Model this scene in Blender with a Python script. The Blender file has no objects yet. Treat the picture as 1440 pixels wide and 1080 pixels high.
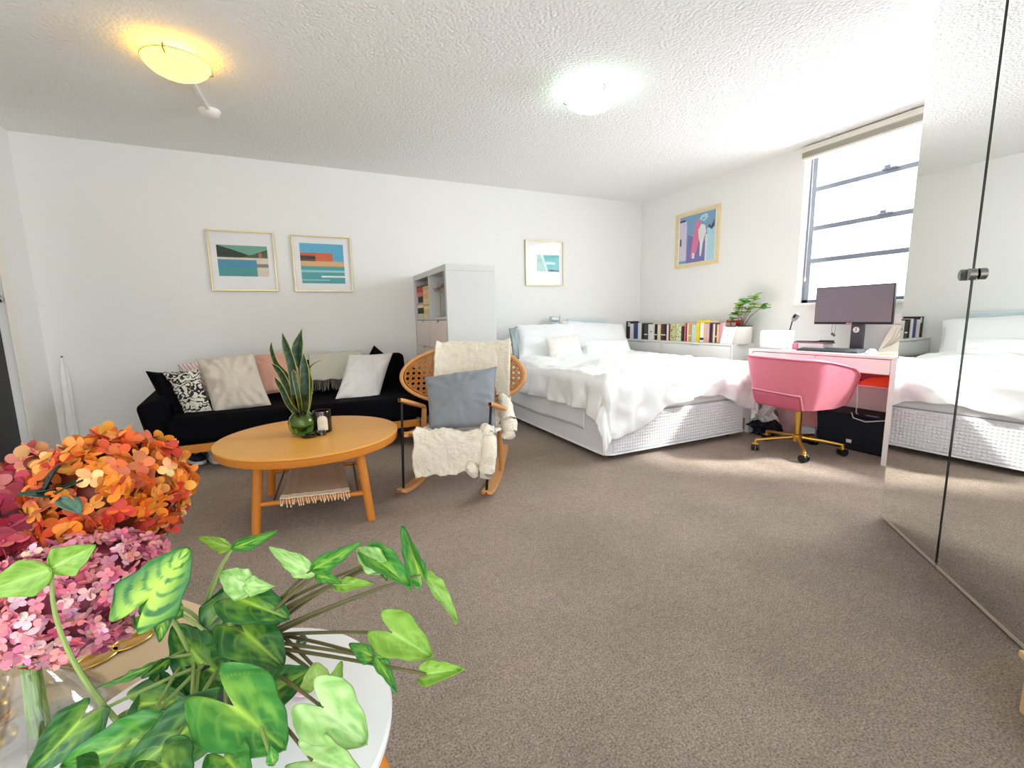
import bpy, bmesh, math, random
import numpy as np
from math import sin, cos, pi, radians, sqrt, atan2, exp, hypot
from mathutils import Vector, Matrix, noise as mnoise

random.seed(7)
C = bpy.context.scene.collection
sc = bpy.context.scene

# ------------------------------------------------------------------ camera model
F_PX, YAW, PITCH, ROLL = 629.4, .44173, .14699, .02043
CAMH = 1.06
_fw = Vector((sin(YAW)*cos(PITCH), cos(YAW)*cos(PITCH), -sin(PITCH)))
_r0 = Vector((cos(YAW), -sin(YAW), 0))
_d0 = _fw.cross(_r0)
_rt = _r0*cos(ROLL) + _d0*sin(ROLL)
_dn = _d0*cos(ROLL) - _r0*sin(ROLL)
CAM = Vector((0, 0, CAMH))

def ray(x, y):
    return _rt*((x-720)/F_PX) + _dn*((y-540)/F_PX) + _fw
def at_z(x, y, z):
    v = ray(x, y); return CAM + v*((z-CAMH)/v.z)
def at_x(x, y, X):
    v = ray(x, y); return CAM + v*(X/v.x)
def at_y(x, y, Y):
    v = ray(x, y); return CAM + v*(Y/v.y)
def at_d(x, y, d):
    return CAM + ray(x, y)*d

# ------------------------------------------------------------------ materials
def lin(c):
    if isinstance(c, str):
        c = c.lstrip('#'); c = [int(c[i:i+2], 16)/255 for i in (0, 2, 4)]
    return tuple((x/12.92 if x <= .04045 else ((x+.055)/1.055)**2.4) for x in c)

_M = {}
def mat(name, col, rough=.6, metal=0., var=.08, nscale=12., bump=0., bscale=120., coat=0., trans=0., ior=1.45,
        spec=.5, sheen=0., emit=None, estr=0., stretch=None, subsurf=0., vcol=False, bdist=.004):
    if name in _M: return _M[name]
    m = bpy.data.materials.new(name); m.use_nodes = True
    nt = m.node_tree; N = nt.nodes; L = nt.links
    b = N['Principled BSDF']
    b.inputs['Roughness'].default_value = rough
    b.inputs['Metallic'].default_value = metal
    b.inputs['Coat Weight'].default_value = coat
    b.inputs['Coat Roughness'].default_value = .08
    b.inputs['Transmission Weight'].default_value = trans
    b.inputs['IOR'].default_value = ior
    b.inputs['Specular IOR Level'].default_value = spec
    if sheen: b.inputs['Sheen Weight'].default_value = sheen
    if subsurf:
        b.inputs['Subsurface Weight'].default_value = subsurf
        b.inputs['Subsurface Radius'].default_value = (.02, .02, .01)
    c = lin(col)
    tc = N.new('ShaderNodeTexCoord')
    src = tc.outputs['Object']
    if stretch:
        mp = N.new('ShaderNodeMapping'); mp.inputs['Scale'].default_value = stretch
        L.new(src, mp.inputs['Vector']); src = mp.outputs['Vector']
    nz = N.new('ShaderNodeTexNoise'); nz.inputs['Scale'].default_value = nscale; nz.inputs['Detail'].default_value = 4
    L.new(src, nz.inputs['Vector'])
    rp = N.new('ShaderNodeMapRange')
    rp.inputs['To Min'].default_value = 1-var; rp.inputs['To Max'].default_value = 1+var
    L.new(nz.outputs['Fac'], rp.inputs['Value'])
    mx = N.new('ShaderNodeVectorMath'); mx.operation = 'SCALE'
    if vcol:
        at = N.new('ShaderNodeAttribute'); at.attribute_name = 'Col'
        L.new(at.outputs['Color'], mx.inputs[0])
    else:
        mx.inputs[0].default_value = c
    L.new(rp.outputs['Result'], mx.inputs['Scale'])
    L.new(mx.outputs['Vector'], b.inputs['Base Color'])
    if bump:
        n2 = N.new('ShaderNodeTexNoise'); n2.inputs['Scale'].default_value = bscale; n2.inputs['Detail'].default_value = 3
        L.new(src, n2.inputs['Vector'])
        bp = N.new('ShaderNodeBump'); bp.inputs['Strength'].default_value = bump; bp.inputs['Distance'].default_value = bdist
        L.new(n2.outputs['Fac'], bp.inputs['Height']); L.new(bp.outputs['Normal'], b.inputs['Normal'])
    if emit:
        b.inputs['Emission Color'].default_value = (*lin(emit), 1); b.inputs['Emission Strength'].default_value = estr
    _M[name] = m
    return m

def glass(name, col=(1, 1, 1), mixg=.12, rough=.02):
    """thin glass: mostly see-through, with a mirror-like coat at grazing angles"""
    if name in _M: return _M[name]
    m = bpy.data.materials.new(name); m.use_nodes = True
    nt = m.node_tree; N = nt.nodes; L = nt.links
    for n in list(N):
        if n.type == 'BSDF_PRINCIPLED': N.remove(n)
    out = [n for n in N if n.type == 'OUTPUT_MATERIAL'][0]
    t = N.new('ShaderNodeBsdfTransparent'); t.inputs['Color'].default_value = (*col, 1)
    g = N.new('ShaderNodeBsdfGlossy'); g.inputs['Roughness'].default_value = rough
    lw = N.new('ShaderNodeLayerWeight'); lw.inputs['Blend'].default_value = .25
    mr = N.new('ShaderNodeMapRange'); mr.inputs['To Min'].default_value = mixg*.3; mr.inputs['To Max'].default_value = min(1, mixg*4)
    L.new(lw.outputs['Fresnel'], mr.inputs['Value'])
    mx = N.new('ShaderNodeMixShader')
    L.new(mr.outputs['Result'], mx.inputs['Fac']); L.new(t.outputs[0], mx.inputs[1]); L.new(g.outputs[0], mx.inputs[2])
    L.new(mx.outputs[0], out.inputs['Surface'])
    _M[name] = m
    return m

# ------------------------------------------------------------------ mesh builder
def frame_of(d):
    d = Vector(d).normalized()
    a = Vector((0, 0, 1)) if abs(d.z) < .9 else Vector((1, 0, 0))
    x = d.cross(a).normalized(); y = d.cross(x).normalized()
    return x, y, d

class MB:
    def __init__(s): s.v = []; s.f = []; s.mi = []; s.col = []; s.cur = 0; s.c = (1, 1, 1)
    def add(s, vs, fs, cols=None):
        o = len(s.v); s.v += [Vector(p) for p in vs]
        s.col += list(cols) if cols else [s.c]*len(vs)
        for f in fs: s.f.append(tuple(i+o for i in f)); s.mi.append(s.cur)
        return s
    def hexa(s, p):
        return s.add(p, [(0, 3, 2, 1), (4, 5, 6, 7), (0, 1, 5, 4), (1, 2, 6, 5), (2, 3, 7, 6), (3, 0, 4, 7)])
    def box(s, lo, hi):
        x0, y0, z0 = lo; x1, y1, z1 = hi
        return s.hexa([(x0, y0, z0), (x1, y0, z0), (x1, y1, z0), (x0, y1, z0), (x0, y0, z1), (x1, y0, z1), (x1, y1, z1), (x0, y1, z1)])
    def obox(s, c, ax, ay, az):
        c, ax, ay, az = map(Vector, (c, ax, ay, az))
        return s.hexa([c-ax-ay-az, c+ax-ay-az, c+ax+ay-az, c-ax+ay-az, c-ax-ay+az, c+ax-ay+az, c+ax+ay+az, c-ax+ay+az])
    def bar(s, a, b, w, h, up=(0, 0, 1)):
        a, b = Vector(a), Vector(b); d = (b-a); u = Vector(up)
        x = d.normalized().cross(u).normalized(); y = x.cross(d.normalized())
        return s.obox((a+b)/2, x*w/2, d/2, y*h/2)
    def tube(s, pts, r, n=8, cap=True, closed=False):
        pts = [Vector(p) for p in pts]; m = len(pts)
        if not hasattr(r, '__len__'): r = [r]*m
        o = []; px = None
        for i, p in enumerate(pts):
            if closed: d = pts[(i+1) % m]-pts[i-1]
            else: d = pts[min(i+1, m-1)]-pts[max(i-1, 0)]
            if d.length < 1e-9: d = Vector((0, 0, 1))
            d.normalize()
            if px is None: x, y, _ = frame_of(d)
            else:
                x = (px-d*px.dot(d))
                if x.length < 1e-6: x = frame_of(d)[0]
                x.normalize(); y = d.cross(x)
            px = x
            for k in range(n):
                a = 2*pi*k/n; o.append(p+x*(cos(a)*r[i])+y*(sin(a)*r[i]))
        fs = []
        for i in range(m if closed else m-1):
            j = (i+1) % m
            for k in range(n):
                q = (k+1) % n; fs.append((i*n+k, i*n+q, j*n+q, j*n+k))
        if cap and not closed:
            fs.append(tuple(range(n))[::-1]); fs.append(tuple((m-1)*n+k for k in range(n)))
        return s.add(o, fs)
    def lathe(s, prof, c=(0, 0, 0), n=24, axis=(0, 0, 1), cap0=True, cap1=True):
        x, y, d = frame_of(axis); c = Vector(c); o = []; fs = []
        for r, z in prof:
            for k in range(n):
                a = 2*pi*k/n; o.append(c+x*(r*cos(a))+y*(r*sin(a))+d*z)
        m = len(prof)
        for i in range(m-1):
            for k in range(n):
                q = (k+1) % n; fs.append((i*n+k, i*n+q, (i+1)*n+q, (i+1)*n+k))
        if cap0: fs.append(tuple(range(n))[::-1])
        if cap1: fs.append(tuple((m-1)*n+k for k in range(n)))
        return s.add(o, fs)
    def ell(s, c, r, n=16, m=10):
        if not hasattr(r, '__len__'): r = (r, r, r)
        vs = []; fs = []
        for i in range(m+1):
            th = pi*i/m
            for k in range(n):
                a = 2*pi*k/n
                vs.append((c[0]+r[0]*sin(th)*cos(a), c[1]+r[1]*sin(th)*sin(a), c[2]-r[2]*cos(th)))
        for i in range(m):
            for k in range(n):
                q = (k+1) % n; fs.append((i*n+k, i*n+q, (i+1)*n+q, (i+1)*n+k))
        return s.add(vs, fs)
    def grid(s, fn, nu, nv, cfn=None, cu=False):
        vs = []; cs = []
        for i in range(nu+1):
            for j in range(nv+1):
                vs.append(fn(i/nu, j/nv)); cs.append(cfn(i/nu, j/nv) if cfn else s.c)
        fs = []
        for i in range(nu):
            for j in range(nv):
                a = i*(nv+1)+j; fs.append((a, a+nv+1, a+nv+2, a+1))
        return s.add(vs, fs, cs)
    def prism(s, poly, h0, h1, fn=None):
        """2D polygon (a,b) swept between heights; fn(a,b,h)->3D"""
        fn = fn or (lambda a, b, h: (a, b, h))
        n = len(poly)
        vs = [fn(a, b, h0) for a, b in poly]+[fn(a, b, h1) for a, b in poly]
        fs = [tuple(range(n))[::-1], tuple(n+i for i in range(n))]
        fs += [(i, (i+1) % n, n+(i+1) % n, n+i) for i in range(n)]
        return s.add(vs, fs)

_W = {}
def setp(o, label=None, cat=None, group=None, kind=None):
    if label: o['label'] = label
    if cat: o['category'] = cat
    if group: o['group'] = group
    if kind: o['kind'] = kind
    return o
def thing(name, label, cat, loc, group=None):
    o = bpy.data.objects.new(name, None); C.objects.link(o)
    o.location = loc; o.empty_display_size = .05
    _W[o.name] = Matrix.Translation(Vector(loc))
    return setp(o, label, cat, group)
def obj(name, mb, m, parent=None, bevel=0, sub=0, solid=0, ang=40, smooth=True, origin=None, weld=False, seg=2):
    me = bpy.data.meshes.new(name)
    if parent is not None: W = _W[parent.name]
    else: W = Matrix.Translation(Vector(origin)) if origin is not None else Matrix.Translation(sum(mb.v, Vector())/max(1, len(mb.v)))
    I = W.inverted()
    me.from_pydata([tuple(I@p) for p in mb.v], [], mb.f)
    mats = m if isinstance(m, (list, tuple)) else [m]
    for k in mats: me.materials.append(k)
    if len(mats) > 1: me.polygons.foreach_set('material_index', mb.mi)
    ca = me.color_attributes.new('Col', 'FLOAT_COLOR', 'POINT')
    ca.data.foreach_set('color', np.array([(*c, 1) for c in mb.col], dtype=np.float32).ravel())
    bm = bmesh.new(); bm.from_mesh(me)
    if weld: bmesh.ops.remove_doubles(bm, verts=bm.verts, dist=1e-5)
    if not solid: bmesh.ops.recalc_face_normals(bm, faces=bm.faces)
    bm.to_mesh(me); bm.free()
    if smooth:
        me.shade_smooth(); me.set_sharp_from_angle(angle=radians(ang))
    o = bpy.data.objects.new(name, me); C.objects.link(o)
    if parent is not None:
        o.parent = parent; _W[o.name] = W
    else:
        o.matrix_world = W; _W[o.name] = W
    if solid:
        md = o.modifiers.new('thick', 'SOLIDIFY'); md.thickness = solid; md.offset = 0
    if bevel:
        md = o.modifiers.new('bevel', 'BEVEL'); md.width = bevel; md.segments = seg; md.limit_method = 'ANGLE'; md.angle_limit = radians(40)
    if sub:
        md = o.modifiers.new('sub', 'SUBSURF'); md.levels = sub; md.render_levels = sub
    return o
def struct(name, mb, m, parent=None, **k):
    o = obj(name, mb, m, parent, origin=(0, 0, 0) if parent is None else None, **k)
    if parent is None: o['kind'] = 'structure'
    return o
def fbm(p, s=1., o=3):
    return mnoise.fractal(Vector(p)*s, 1., 2., o)

# ------------------------------------------------------------------ shared materials
WHITE = mat('white_lacquer', '#f0efec', .35, var=.02, coat=.1)
PLY = mat('birch_wood', '#e0bd86', .5, var=.12, nscale=6, stretch=(1, 8, 8), bump=.05)
OAK = mat('oak_veneer', '#e2a246', .42, var=.10, nscale=5, stretch=(1, 9, 9), bump=.04, coat=.1)
OAKLEG = mat('oak_leg', '#cf7f28', .42, var=.10, nscale=6, stretch=(6, 6, 1), bump=.04, coat=.15)
BLACKM = mat('black_steel', '#1c1d20', .4, .6, var=.05)
BLACKP = mat('black_plastic', '#141416', .45, var=.05)
GOLD = mat('brushed_gold', '#d9b25a', .28, 1., var=.06, nscale=30)
CHROME = mat('chrome', '#b4b6b6', .18, 1., var=.04)
PAPER = mat('paper', '#f3efe6', .8, var=.03)
CREAMPAGES = mat('page_block', '#efdcb4', .85, var=.12, nscale=60, stretch=(1, 1, 20))

# ------------------------------------------------------------------ THE ROOM
XL, XR, YB, YF, ZC = -1.75, 4.05, 4.62, -1.0, 2.45
T = .14
def carpet_mat():
    m = mat('carpet', '#9a8b80', .95, var=.0, spec=.1)
    nt = m.node_tree; N = nt.nodes; L = nt.links; b = N['Principled BSDF']
    tc = N.new('ShaderNodeTexCoord')
    n1 = N.new('ShaderNodeTexNoise'); n1.inputs['Scale'].default_value = 170; n1.inputs['Detail'].default_value = 6; n1.inputs['Roughness'].default_value = .75
    n2 = N.new('ShaderNodeTexNoise'); n2.inputs['Scale'].default_value = 2.2; n2.inputs['Detail'].default_value = 5; n2.inputs['Roughness'].default_value = .6
    n3 = N.new('ShaderNodeTexNoise'); n3.inputs['Scale'].default_value = 38; n3.inputs['Detail'].default_value = 5
    for n in (n1, n2, n3): L.new(tc.outputs['Object'], n.inputs['Vector'])
    r1 = N.new('ShaderNodeValToRGB')
    r1.color_ramp.elements[0].position = .36; r1.color_ramp.elements[0].color = (*lin('#7c6e62'), 1)
    r1.color_ramp.elements[1].position = .62; r1.color_ramp.elements[1].color = (*lin('#d2c0b0'), 1)
    L.new(n1.outputs['Fac'], r1.inputs['Fac'])
    r2 = N.new('ShaderNodeMapRange'); r2.inputs['From Min'].default_value = .35; r2.inputs['From Max'].default_value = .65
    r2.inputs['To Min'].default_value = .9; r2.inputs['To Max'].default_value = 1.08
    L.new(n2.outputs['Fac'], r2.inputs['Value'])
    r3 = N.new('ShaderNodeMapRange'); r3.inputs['From Min'].default_value = .3; r3.inputs['From Max'].default_value = .7
    r3.inputs['To Min'].default_value = .88; r3.inputs['To Max'].default_value = 1.08
    L.new(n3.outputs['Fac'], r3.inputs['Value'])
    mm = N.new('ShaderNodeMath'); mm.operation = 'MULTIPLY'
    L.new(r2.outputs[0], mm.inputs[0]); L.new(r3.outputs[0], mm.inputs[1])
    vm = N.new('ShaderNodeVectorMath'); vm.operation = 'SCALE'
    L.new(r1.outputs['Color'], vm.inputs[0]); L.new(mm.outputs[0], vm.inputs['Scale'])
    L.new(vm.outputs['Vector'], b.inputs['Base Color'])
    ad = N.new('ShaderNodeMath'); ad.operation = 'ADD'
    L.new(n1.outputs['Fac'], ad.inputs[0]); L.new(n3.outputs['Fac'], ad.inputs[1])
    bp = N.new('ShaderNodeBump'); bp.inputs['Strength'].default_value = .9; bp.inputs['Distance'].default_value = .012
    L.new(ad.outputs[0], bp.inputs['Height']); L.new(bp.outputs['Normal'], b.inputs['Normal'])
    return m
def popcorn_mat():
    m = mat('popcorn_ceiling', '#f6f6f3', .9, var=.0, spec=.15)
    nt = m.node_tree; N = nt.nodes; L = nt.links; b = N['Principled BSDF']
    tc = N.new('ShaderNodeTexCoord')
    n1 = N.new('ShaderNodeTexVoronoi'); n1.inputs['Scale'].default_value = 62
    n2 = N.new('ShaderNodeTexNoise'); n2.inputs['Scale'].default_value = 75; n2.inputs['Detail'].default_value = 4
    for n in (n1, n2): L.new(tc.outputs['Object'], n.inputs['Vector'])
    ad = N.new('ShaderNodeMath'); ad.operation = 'SUBTRACT'
    L.new(n2.outputs['Fac'], ad.inputs[0]); L.new(n1.outputs['Distance'], ad.inputs[1])
    bp = N.new('ShaderNodeBump'); bp.inputs['Strength'].default_value = .55; bp.inputs['Distance'].default_value = .008
    L.new(ad.outputs[0], bp.inputs['Height']); L.new(bp.outputs['Normal'], b.inputs['Normal'])
    return m
WALLM = mat('wall_paint', '#efeeea', .75, var=.012, nscale=3, bump=.06, bscale=220, spec=.2)
struct('floor', MB().box((XL-T, YF-T, -.1), (XR+T, YB+T, 0)), carpet_mat())
struct('ceiling', MB().box((XL-T, YF-T, ZC), (XR+T, YB+T, ZC+.1)), popcorn_mat())
struct('wall_back', MB().box((XL-T, YB, 0), (XR+T, YB+T, ZC)), WALLM)
# right wall with the window opening
WY0, WY1, WZ0, WZ1 = .42, 2.585, 1.135, 2.43
w = MB()
w.box((XR, YF, 0), (XR+T, YB, WZ0)); w.box((XR, YF, WZ1), (XR+T, YB, ZC))
w.box((XR, YF, WZ0), (XR+T, WY0, WZ1)); w.box((XR, WY1, WZ0), (XR+T, YB, WZ1))
struct('wall_right', w, WALLM)
# left wall with the dark door
DY0, DY1, DZ = 3.30, 4.19, 2.06
w = MB()
w.box((XL-T, YF, 0), (XL, DY0, ZC)); w.box((XL-T, DY1, 0), (XL, YB, ZC)); w.box((XL-T, DY0, DZ), (XL, DY1, ZC))
struct('wall_left', w, WALLM)
dr = MB().box((XL-.075, DY0+.012, .008), (XL-.035, DY1-.012, DZ-.012))
door = struct('door_1', dr, mat('dark_door', '#1d1c22', .45, var=.15, nscale=4), bevel=.003)
k = MB().lathe([(.024, 0), (.024, .006), (.010, .008), (.010, .03), (.024, .034), (.026, .045), (.018, .055)], (XL-.035, DY1-.055, 1.25), 20, (1, 0, 0))
struct('door_knob', k, CHROME, door)
tr = MB()
tr.box((XL, DY1, 0), (XL+.012, DY1+.085, DZ+.085)); tr.box((XL, DY0-.085, 0), (XL+.012, DY0, DZ+.085)); tr.box((XL, DY0, DZ), (XL+.012, DY1, DZ+.085))
struct('trim_1', tr, mat('door_trim_paint', '#efeae0', .45, var=.02), bevel=.003)
# wall behind the camera with a wide opening added for fill light
FX0, FX1, FZ0, FZ1 = -1.60, 1.25, .12, 2.36
w = MB()
w.box((XL-T, YF-T, 0), (FX0, YF, ZC)); w.box((FX1, YF-T, 0), (XR+T, YF, ZC))
w.box((FX0, YF-T, 0), (FX1, YF, FZ0)); w.box((FX0, YF-T, FZ1), (FX1, YF, ZC))
struct('wall_front', w, WALLM)

# window_1 : aluminium awning window with four panes, set back in its reveal
ALU = mat('grey_aluminium', '#98a0ae', .35, .7, var=.04)
SXA, SXB = XR+.085, XR+.125
win = MB()
fw_ = .055
win.box((SXA, WY1-fw_, WZ0), (SXB, WY1, WZ1)); win.box((SXA, WY0, WZ0), (SXB, WY0+fw_, WZ1))
win.box((SXA, WY0, WZ1-.05), (SXB, WY1, WZ1)); win.box((SXA, WY0, WZ0), (SXB, WY1, WZ0+.03))
W1 = struct('window_1', win, mat('window_frame_grey', '#868c98', .4, .5, var=.04), bevel=.002)
bars_z = [2.10, 1.775, 1.50]
sash = MB()
for i, z in enumerate(bars_z):
    sash.box((SXA-.006, WY0+fw_, z-.020), (SXB-.005, WY1-fw_, z+.018))
struct('window_sash', sash, ALU, W1, bevel=.002)
for z in bars_z[:2]:
    l = MB(); yc = 1.985
    l.box((SXA-.03, yc-.05, z+.010), (SXA-.004, yc+.05, z+.022)); l.box((SXA-.04, yc-.012, z+.016), (SXA-.012, yc+.03, z+.04))
    struct('window_latch', l, ALU, W1, bevel=.004)
for a, b_ in zip([WZ0+.03]+bars_z[::-1], bars_z[::-1]+[WZ1-.05]):
    struct('window_pane', MB().box((SXA+.015, WY0+fw_, a+.012), (SXA+.019, WY1-fw_, b_-.012)), glass('window_glass', (.98, .99, 1), .06), W1)
struct('window_sill', MB().box((XR-.03, WY0-.01, WZ0-.025), (SXA, WY1+.01, WZ0+.0)), WHITE, W1, bevel=.004)
# fill_window : unseen window behind the viewpoint, added to bring in fill light
win = MB()
for x in (FX0, (FX0+FX1)/2-.02, FX1-.04): win.box((x, YF-.09, FZ0), (x+.04, YF-.05, FZ1))
for z in (FZ0, FZ1-.04): win.box((FX0, YF-.09, z), (FX1, YF-.05, z+.04))
W2 = struct('fill_window', win, WHITE)
struct('window_pane', MB().box((FX0+.04, YF-.072, FZ0+.04), (FX1-.04, YF-.068, FZ1-.04)), glass('window_glass'), W2)

# raised venetian blind at the top of window_1
BL = mat('blind_white', '#e4e0d4', .5, var=.03)
bl = thing('window_blind', 'raised cream venetian blind stacked at the top of the window', 'blind', (XR-.03, 1.78, 2.36))
obj('head_rail', MB().box((XR-.05, WY0+.02, 2.395), (XR-.002, 2.60, 2.44)), BL, bl, bevel=.004)
sl = MB()
for i in range(7): sl.box((XR-.046, WY0+.03, 2.352+i*.0058), (XR-.006, 2.59, 2.355+i*.0058))
obj('slat_stack', sl, mat('blind_slat', '#bdb7a6', .5, var=.05), bl)
obj('bottom_rail', MB().box((XR-.048, WY0+.03, 2.332), (XR-.004, 2.592, 2.350)), BL, bl, bevel=.003)
for y0, z1 in ((2.545, 1.22), (2.50, 1.36)):
    obj('pull_cord', MB().tube([(XR-.03, y0, 2.40), (XR-.028, y0-.004, 1.9), (XR-.03, y0, z1)], .0022, 6), BL, bl)
    obj('cord_tassel', MB().lathe([(.003, 0), (.007, -.01), (.008, -.035), (.004, -.04)], (XR-.03, y0, z1), 10), BL, bl)

# ------------------------------------------------------------------ CEILING FIXTURES
def ceiling_light(c, R, label, glow, strength, rim):
    t = thing('ceiling_light', label, 'light', (c[0], c[1], ZC), 'dome ceiling lights')
    obj('base_plate', MB().lathe([(R*.55, 0), (R*.55, -.03), (R*.5, -.035)], (c[0], c[1], ZC), 32), WHITE, t)
    prof = [(R, .0), (R*.985, -.008), (R*.9, -.026), (R*.75, -.045), (R*.55, -.06), (R*.3, -.07), (R*.1, -.073), (.001, -.0735)]
    m = mat('dome_'+rim, glow, .3, var=.02, emit=glow, estr=strength)
    obj('glass_dome', MB().lathe(prof, (c[0], c[1], ZC-.052), 48, cap0=False, cap1=False), m, t)
    obj('rim_ring', MB().lathe([(R+.001, -.050), (R+.004, -.052), (R+.001, -.055)], (c[0], c[1], ZC), 48, cap0=False, cap1=False), mat('clip_'+rim, '#8c8a72', .35, .8), t)
    for k in range(3):
        a = radians(20+120*k); x, y = c[0]+cos(a)*R, c[1]+sin(a)*R; ex, ey = cos(a), sin(a)
        cl = MB().tube([(x-ex*.05, y-ey*.05, ZC-.036), (x+ex*.006, y+ey*.006, ZC-.042), (x+ex*.008, y+ey*.008, ZC-.062), (x-ex*.03, y-ey*.03, ZC-.082)], .0045, 6)
        obj('retaining_clip', cl, mat('clip_'+rim, '#8c8a72', .35, .8), t)
    return t
cA = at_z(249, 92, ZC-.065); cB = at_z(832, 141, ZC-.065)
ceiling_light((cA.x, cA.y), .150, 'warm yellow glowing glass dome ceiling light above the sofa end', '#ffd84a', 3.2, 'yellow')
ceiling_light((cB.x, cB.y), .165, 'cool white glowing glass dome ceiling light towards the bed', '#eafff4', 3.6, 'white')
sd = at_z(295, 155, ZC)
t = thing('smoke_detector', 'round white smoke detector on the ceiling beside the yellow light', 'smoke detector', (sd.x, sd.y, ZC))
obj('housing', MB().lathe([(.062, 0), (.062, -.012), (.05, -.034), (.03, -.042), (.001, -.043)], (sd.x, sd.y, ZC), 28), WHITE, t)
obj('vent_ring', MB().lathe([(.0575, -.016), (.0555, -.016), (.0555, -.022), (.0575, -.022)], (sd.x, sd.y, ZC), 28, cap0=False, cap1=False), mat('grey_vent', '#9b9b97', .6), t)
v0 = Vector((cA.x, cA.y, 0)); v1 = Vector((sd.x, sd.y, 0)); dv = (v1-v0).normalized()
a_, b_ = v0+dv*.09, v1-dv*.06
setp(obj('cable_trunking', MB().bar((a_.x, a_.y, ZC-.011), (b_.x, b_.y, ZC-.011), .022, .021), WHITE, bevel=.002),
     'short white cable trunking between yellow light and smoke detector', 'trunking')

# ------------------------------------------------------------------ WALL THINGS
def picture(label, O, U, V, Nn, w, h, fm, fw, mats, patches, glassy=True, border=0):
    """O = centre on the wall, U/V in-plane axes, Nn into the room"""
    O, U, V, Nn = map(Vector, (O, U, V, Nn))
    t = thing('framed_picture', label, 'picture', O, 'framed pictures on the walls')
    f = MB(); d = .022
    for sx in (-1, 1):
        f.obox(O+U*sx*(w/2-fw/2)+Nn*d/2, U*fw/2, V*h/2, Nn*d/2)
        f.obox(O+V*sx*(h/2-fw/2)+Nn*d/2, U*(w/2-fw), V*fw/2, Nn*d/2)
    obj('frame', f, fm, t, bevel=.001)
    obj('mount', MB().obox(O+Nn*.006, U*(w/2-fw), V*(h/2-fw), Nn*.003), mats[0], t)
    p = MB(); lay = 0
    for mi, poly in patches:
        lay += 1; p.cur = mi
        hh = .0092+.00012*lay
        n = len(poly)
        p.add([O+U*a+V*b+Nn*hh for a, b in poly], [tuple(range(n))])
    obj('print', p, mats, t, smooth=False)
    if glassy:
        obj('glazing', MB().obox(O+Nn*.0155, U*(w/2-fw), V*(h/2-fw), Nn*.0008), glass('picture_glass', (1, 1, 1), .02), t)
    return t
def R_(x0, y0, x1, y1): return [(x0, y0), (x1, y0), (x1, y1), (x0, y1)]
def pm(n, c): return mat('print_'+n, c, .6, var=.12, nscale=40)
GOLDF = mat('thin_gold_frame', '#cdbb84', .35, .75, var=.05)
MOUNT = mat('mount_board', '#efedec', .8, var=.01)
U, V, Nn = (1, 0, 0), (0, 0, 1), (0, -1, 0)
# 1: dark hills, pool, pale terrace - generic abstract blocks
x0, x1, y0, y1 = -.190, .190, -.128, .132
M1 = [MOUNT, pm('hillteal', '#6fa68f'), pm('darkgreen', '#20301f'), pm('midgreen', '#4a5f3c'), pm('blue', '#2c86a8'), pm('teal', '#2f8f8b'), pm('cream', '#d8cbb4'), pm('rose', '#c46a62'), pm('grey', '#7d7a6e')]
P1 = [(1, R_(x0, y0, x1, y1)), (2, [(x0, y1), (x0, .03), (x1, .03), (x1, .10), (.05, .05), (-.06, .09)]), (3, [(-.02, .03), (x1, .03), (x1, .09), (.06, .055)]), (6, R_(x0, .012, x1, .03)),
      (4, R_(x0, -.055, .10, .012)), (5, R_(x0, y0, .10, -.055)), (6, R_(.10, y0, x1, .012)), (8, R_(.10, -.05, x1, -.02)), (7, R_(.12, .03, .145, .075))]
picture('gold framed print of dark green, blue and cream blocks above the sofa', (-.375, YB, 1.592), U, V, Nn, .50, .505, GOLDF, .010, M1, P1)
# 2: blue sky, orange block, teal band
x0, x1, y0, y1 = -.187, .186, -.175, .183
M2 = [MOUNT, pm('sky', '#5aaed0'), pm('orange', '#d2683f'), pm('sand', '#d9a76a'), pm('pool', '#3f9c9e'), pm('darkpane', '#4a3a34'), pm('white', '#e9ece6'), pm('aqua', '#8cc9c9')]
P2 = [(1, R_(x0, .02, x1, y1)), (2, R_(x0, .025, .09, .10)), (5, R_(x0, .025, -.06, .075)), (3, R_(x0, -.02, x1, .025)), (4, R_(x0, y0, x1, -.02)), (7, R_(x0, -.075, x1, -.055)), (6, R_(-.02, -.12, x1, -.105)), (7, R_(x0, -.15, .05, -.14))]
picture('gold framed print with an orange block on blue above the sofa', (.263, YB, 1.587), U, V, Nn, .50, .50, GOLDF, .010, M2, P2)
# 3: above the bed
x0, x1, y0, y1 = -.10, .195, -.092, .094
M3 = [mat('mount_bright', '#f7f6f6', .8, var=.01), pm('aqua2', '#6fc3c4'), pm('pale2', '#a9d2c8'), pm('slate', '#41606a'), pm('white2', '#d8f2f4')]
P3 = [(1, R_(x0, y0, x1, y1)), (2, [(x0, y0), (x0, y1), (-.05, y1), (.03, y0)]), (4, [(-.05, y1), (-.02, y1), (.045, y0), (.02, y0)]), (3, [(.035, y0), (x1, y0), (x1, y0+.012), (.12, y0+.022), (.07, y0+.03)]), (4, R_(.02, -.01, .14, .015))]
picture('thin framed print with a small aqua rectangle, hung above the bed head', (2.626, YB, 1.671), U, V, Nn, .498, .50, GOLDF, .008, M3, P3)
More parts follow.
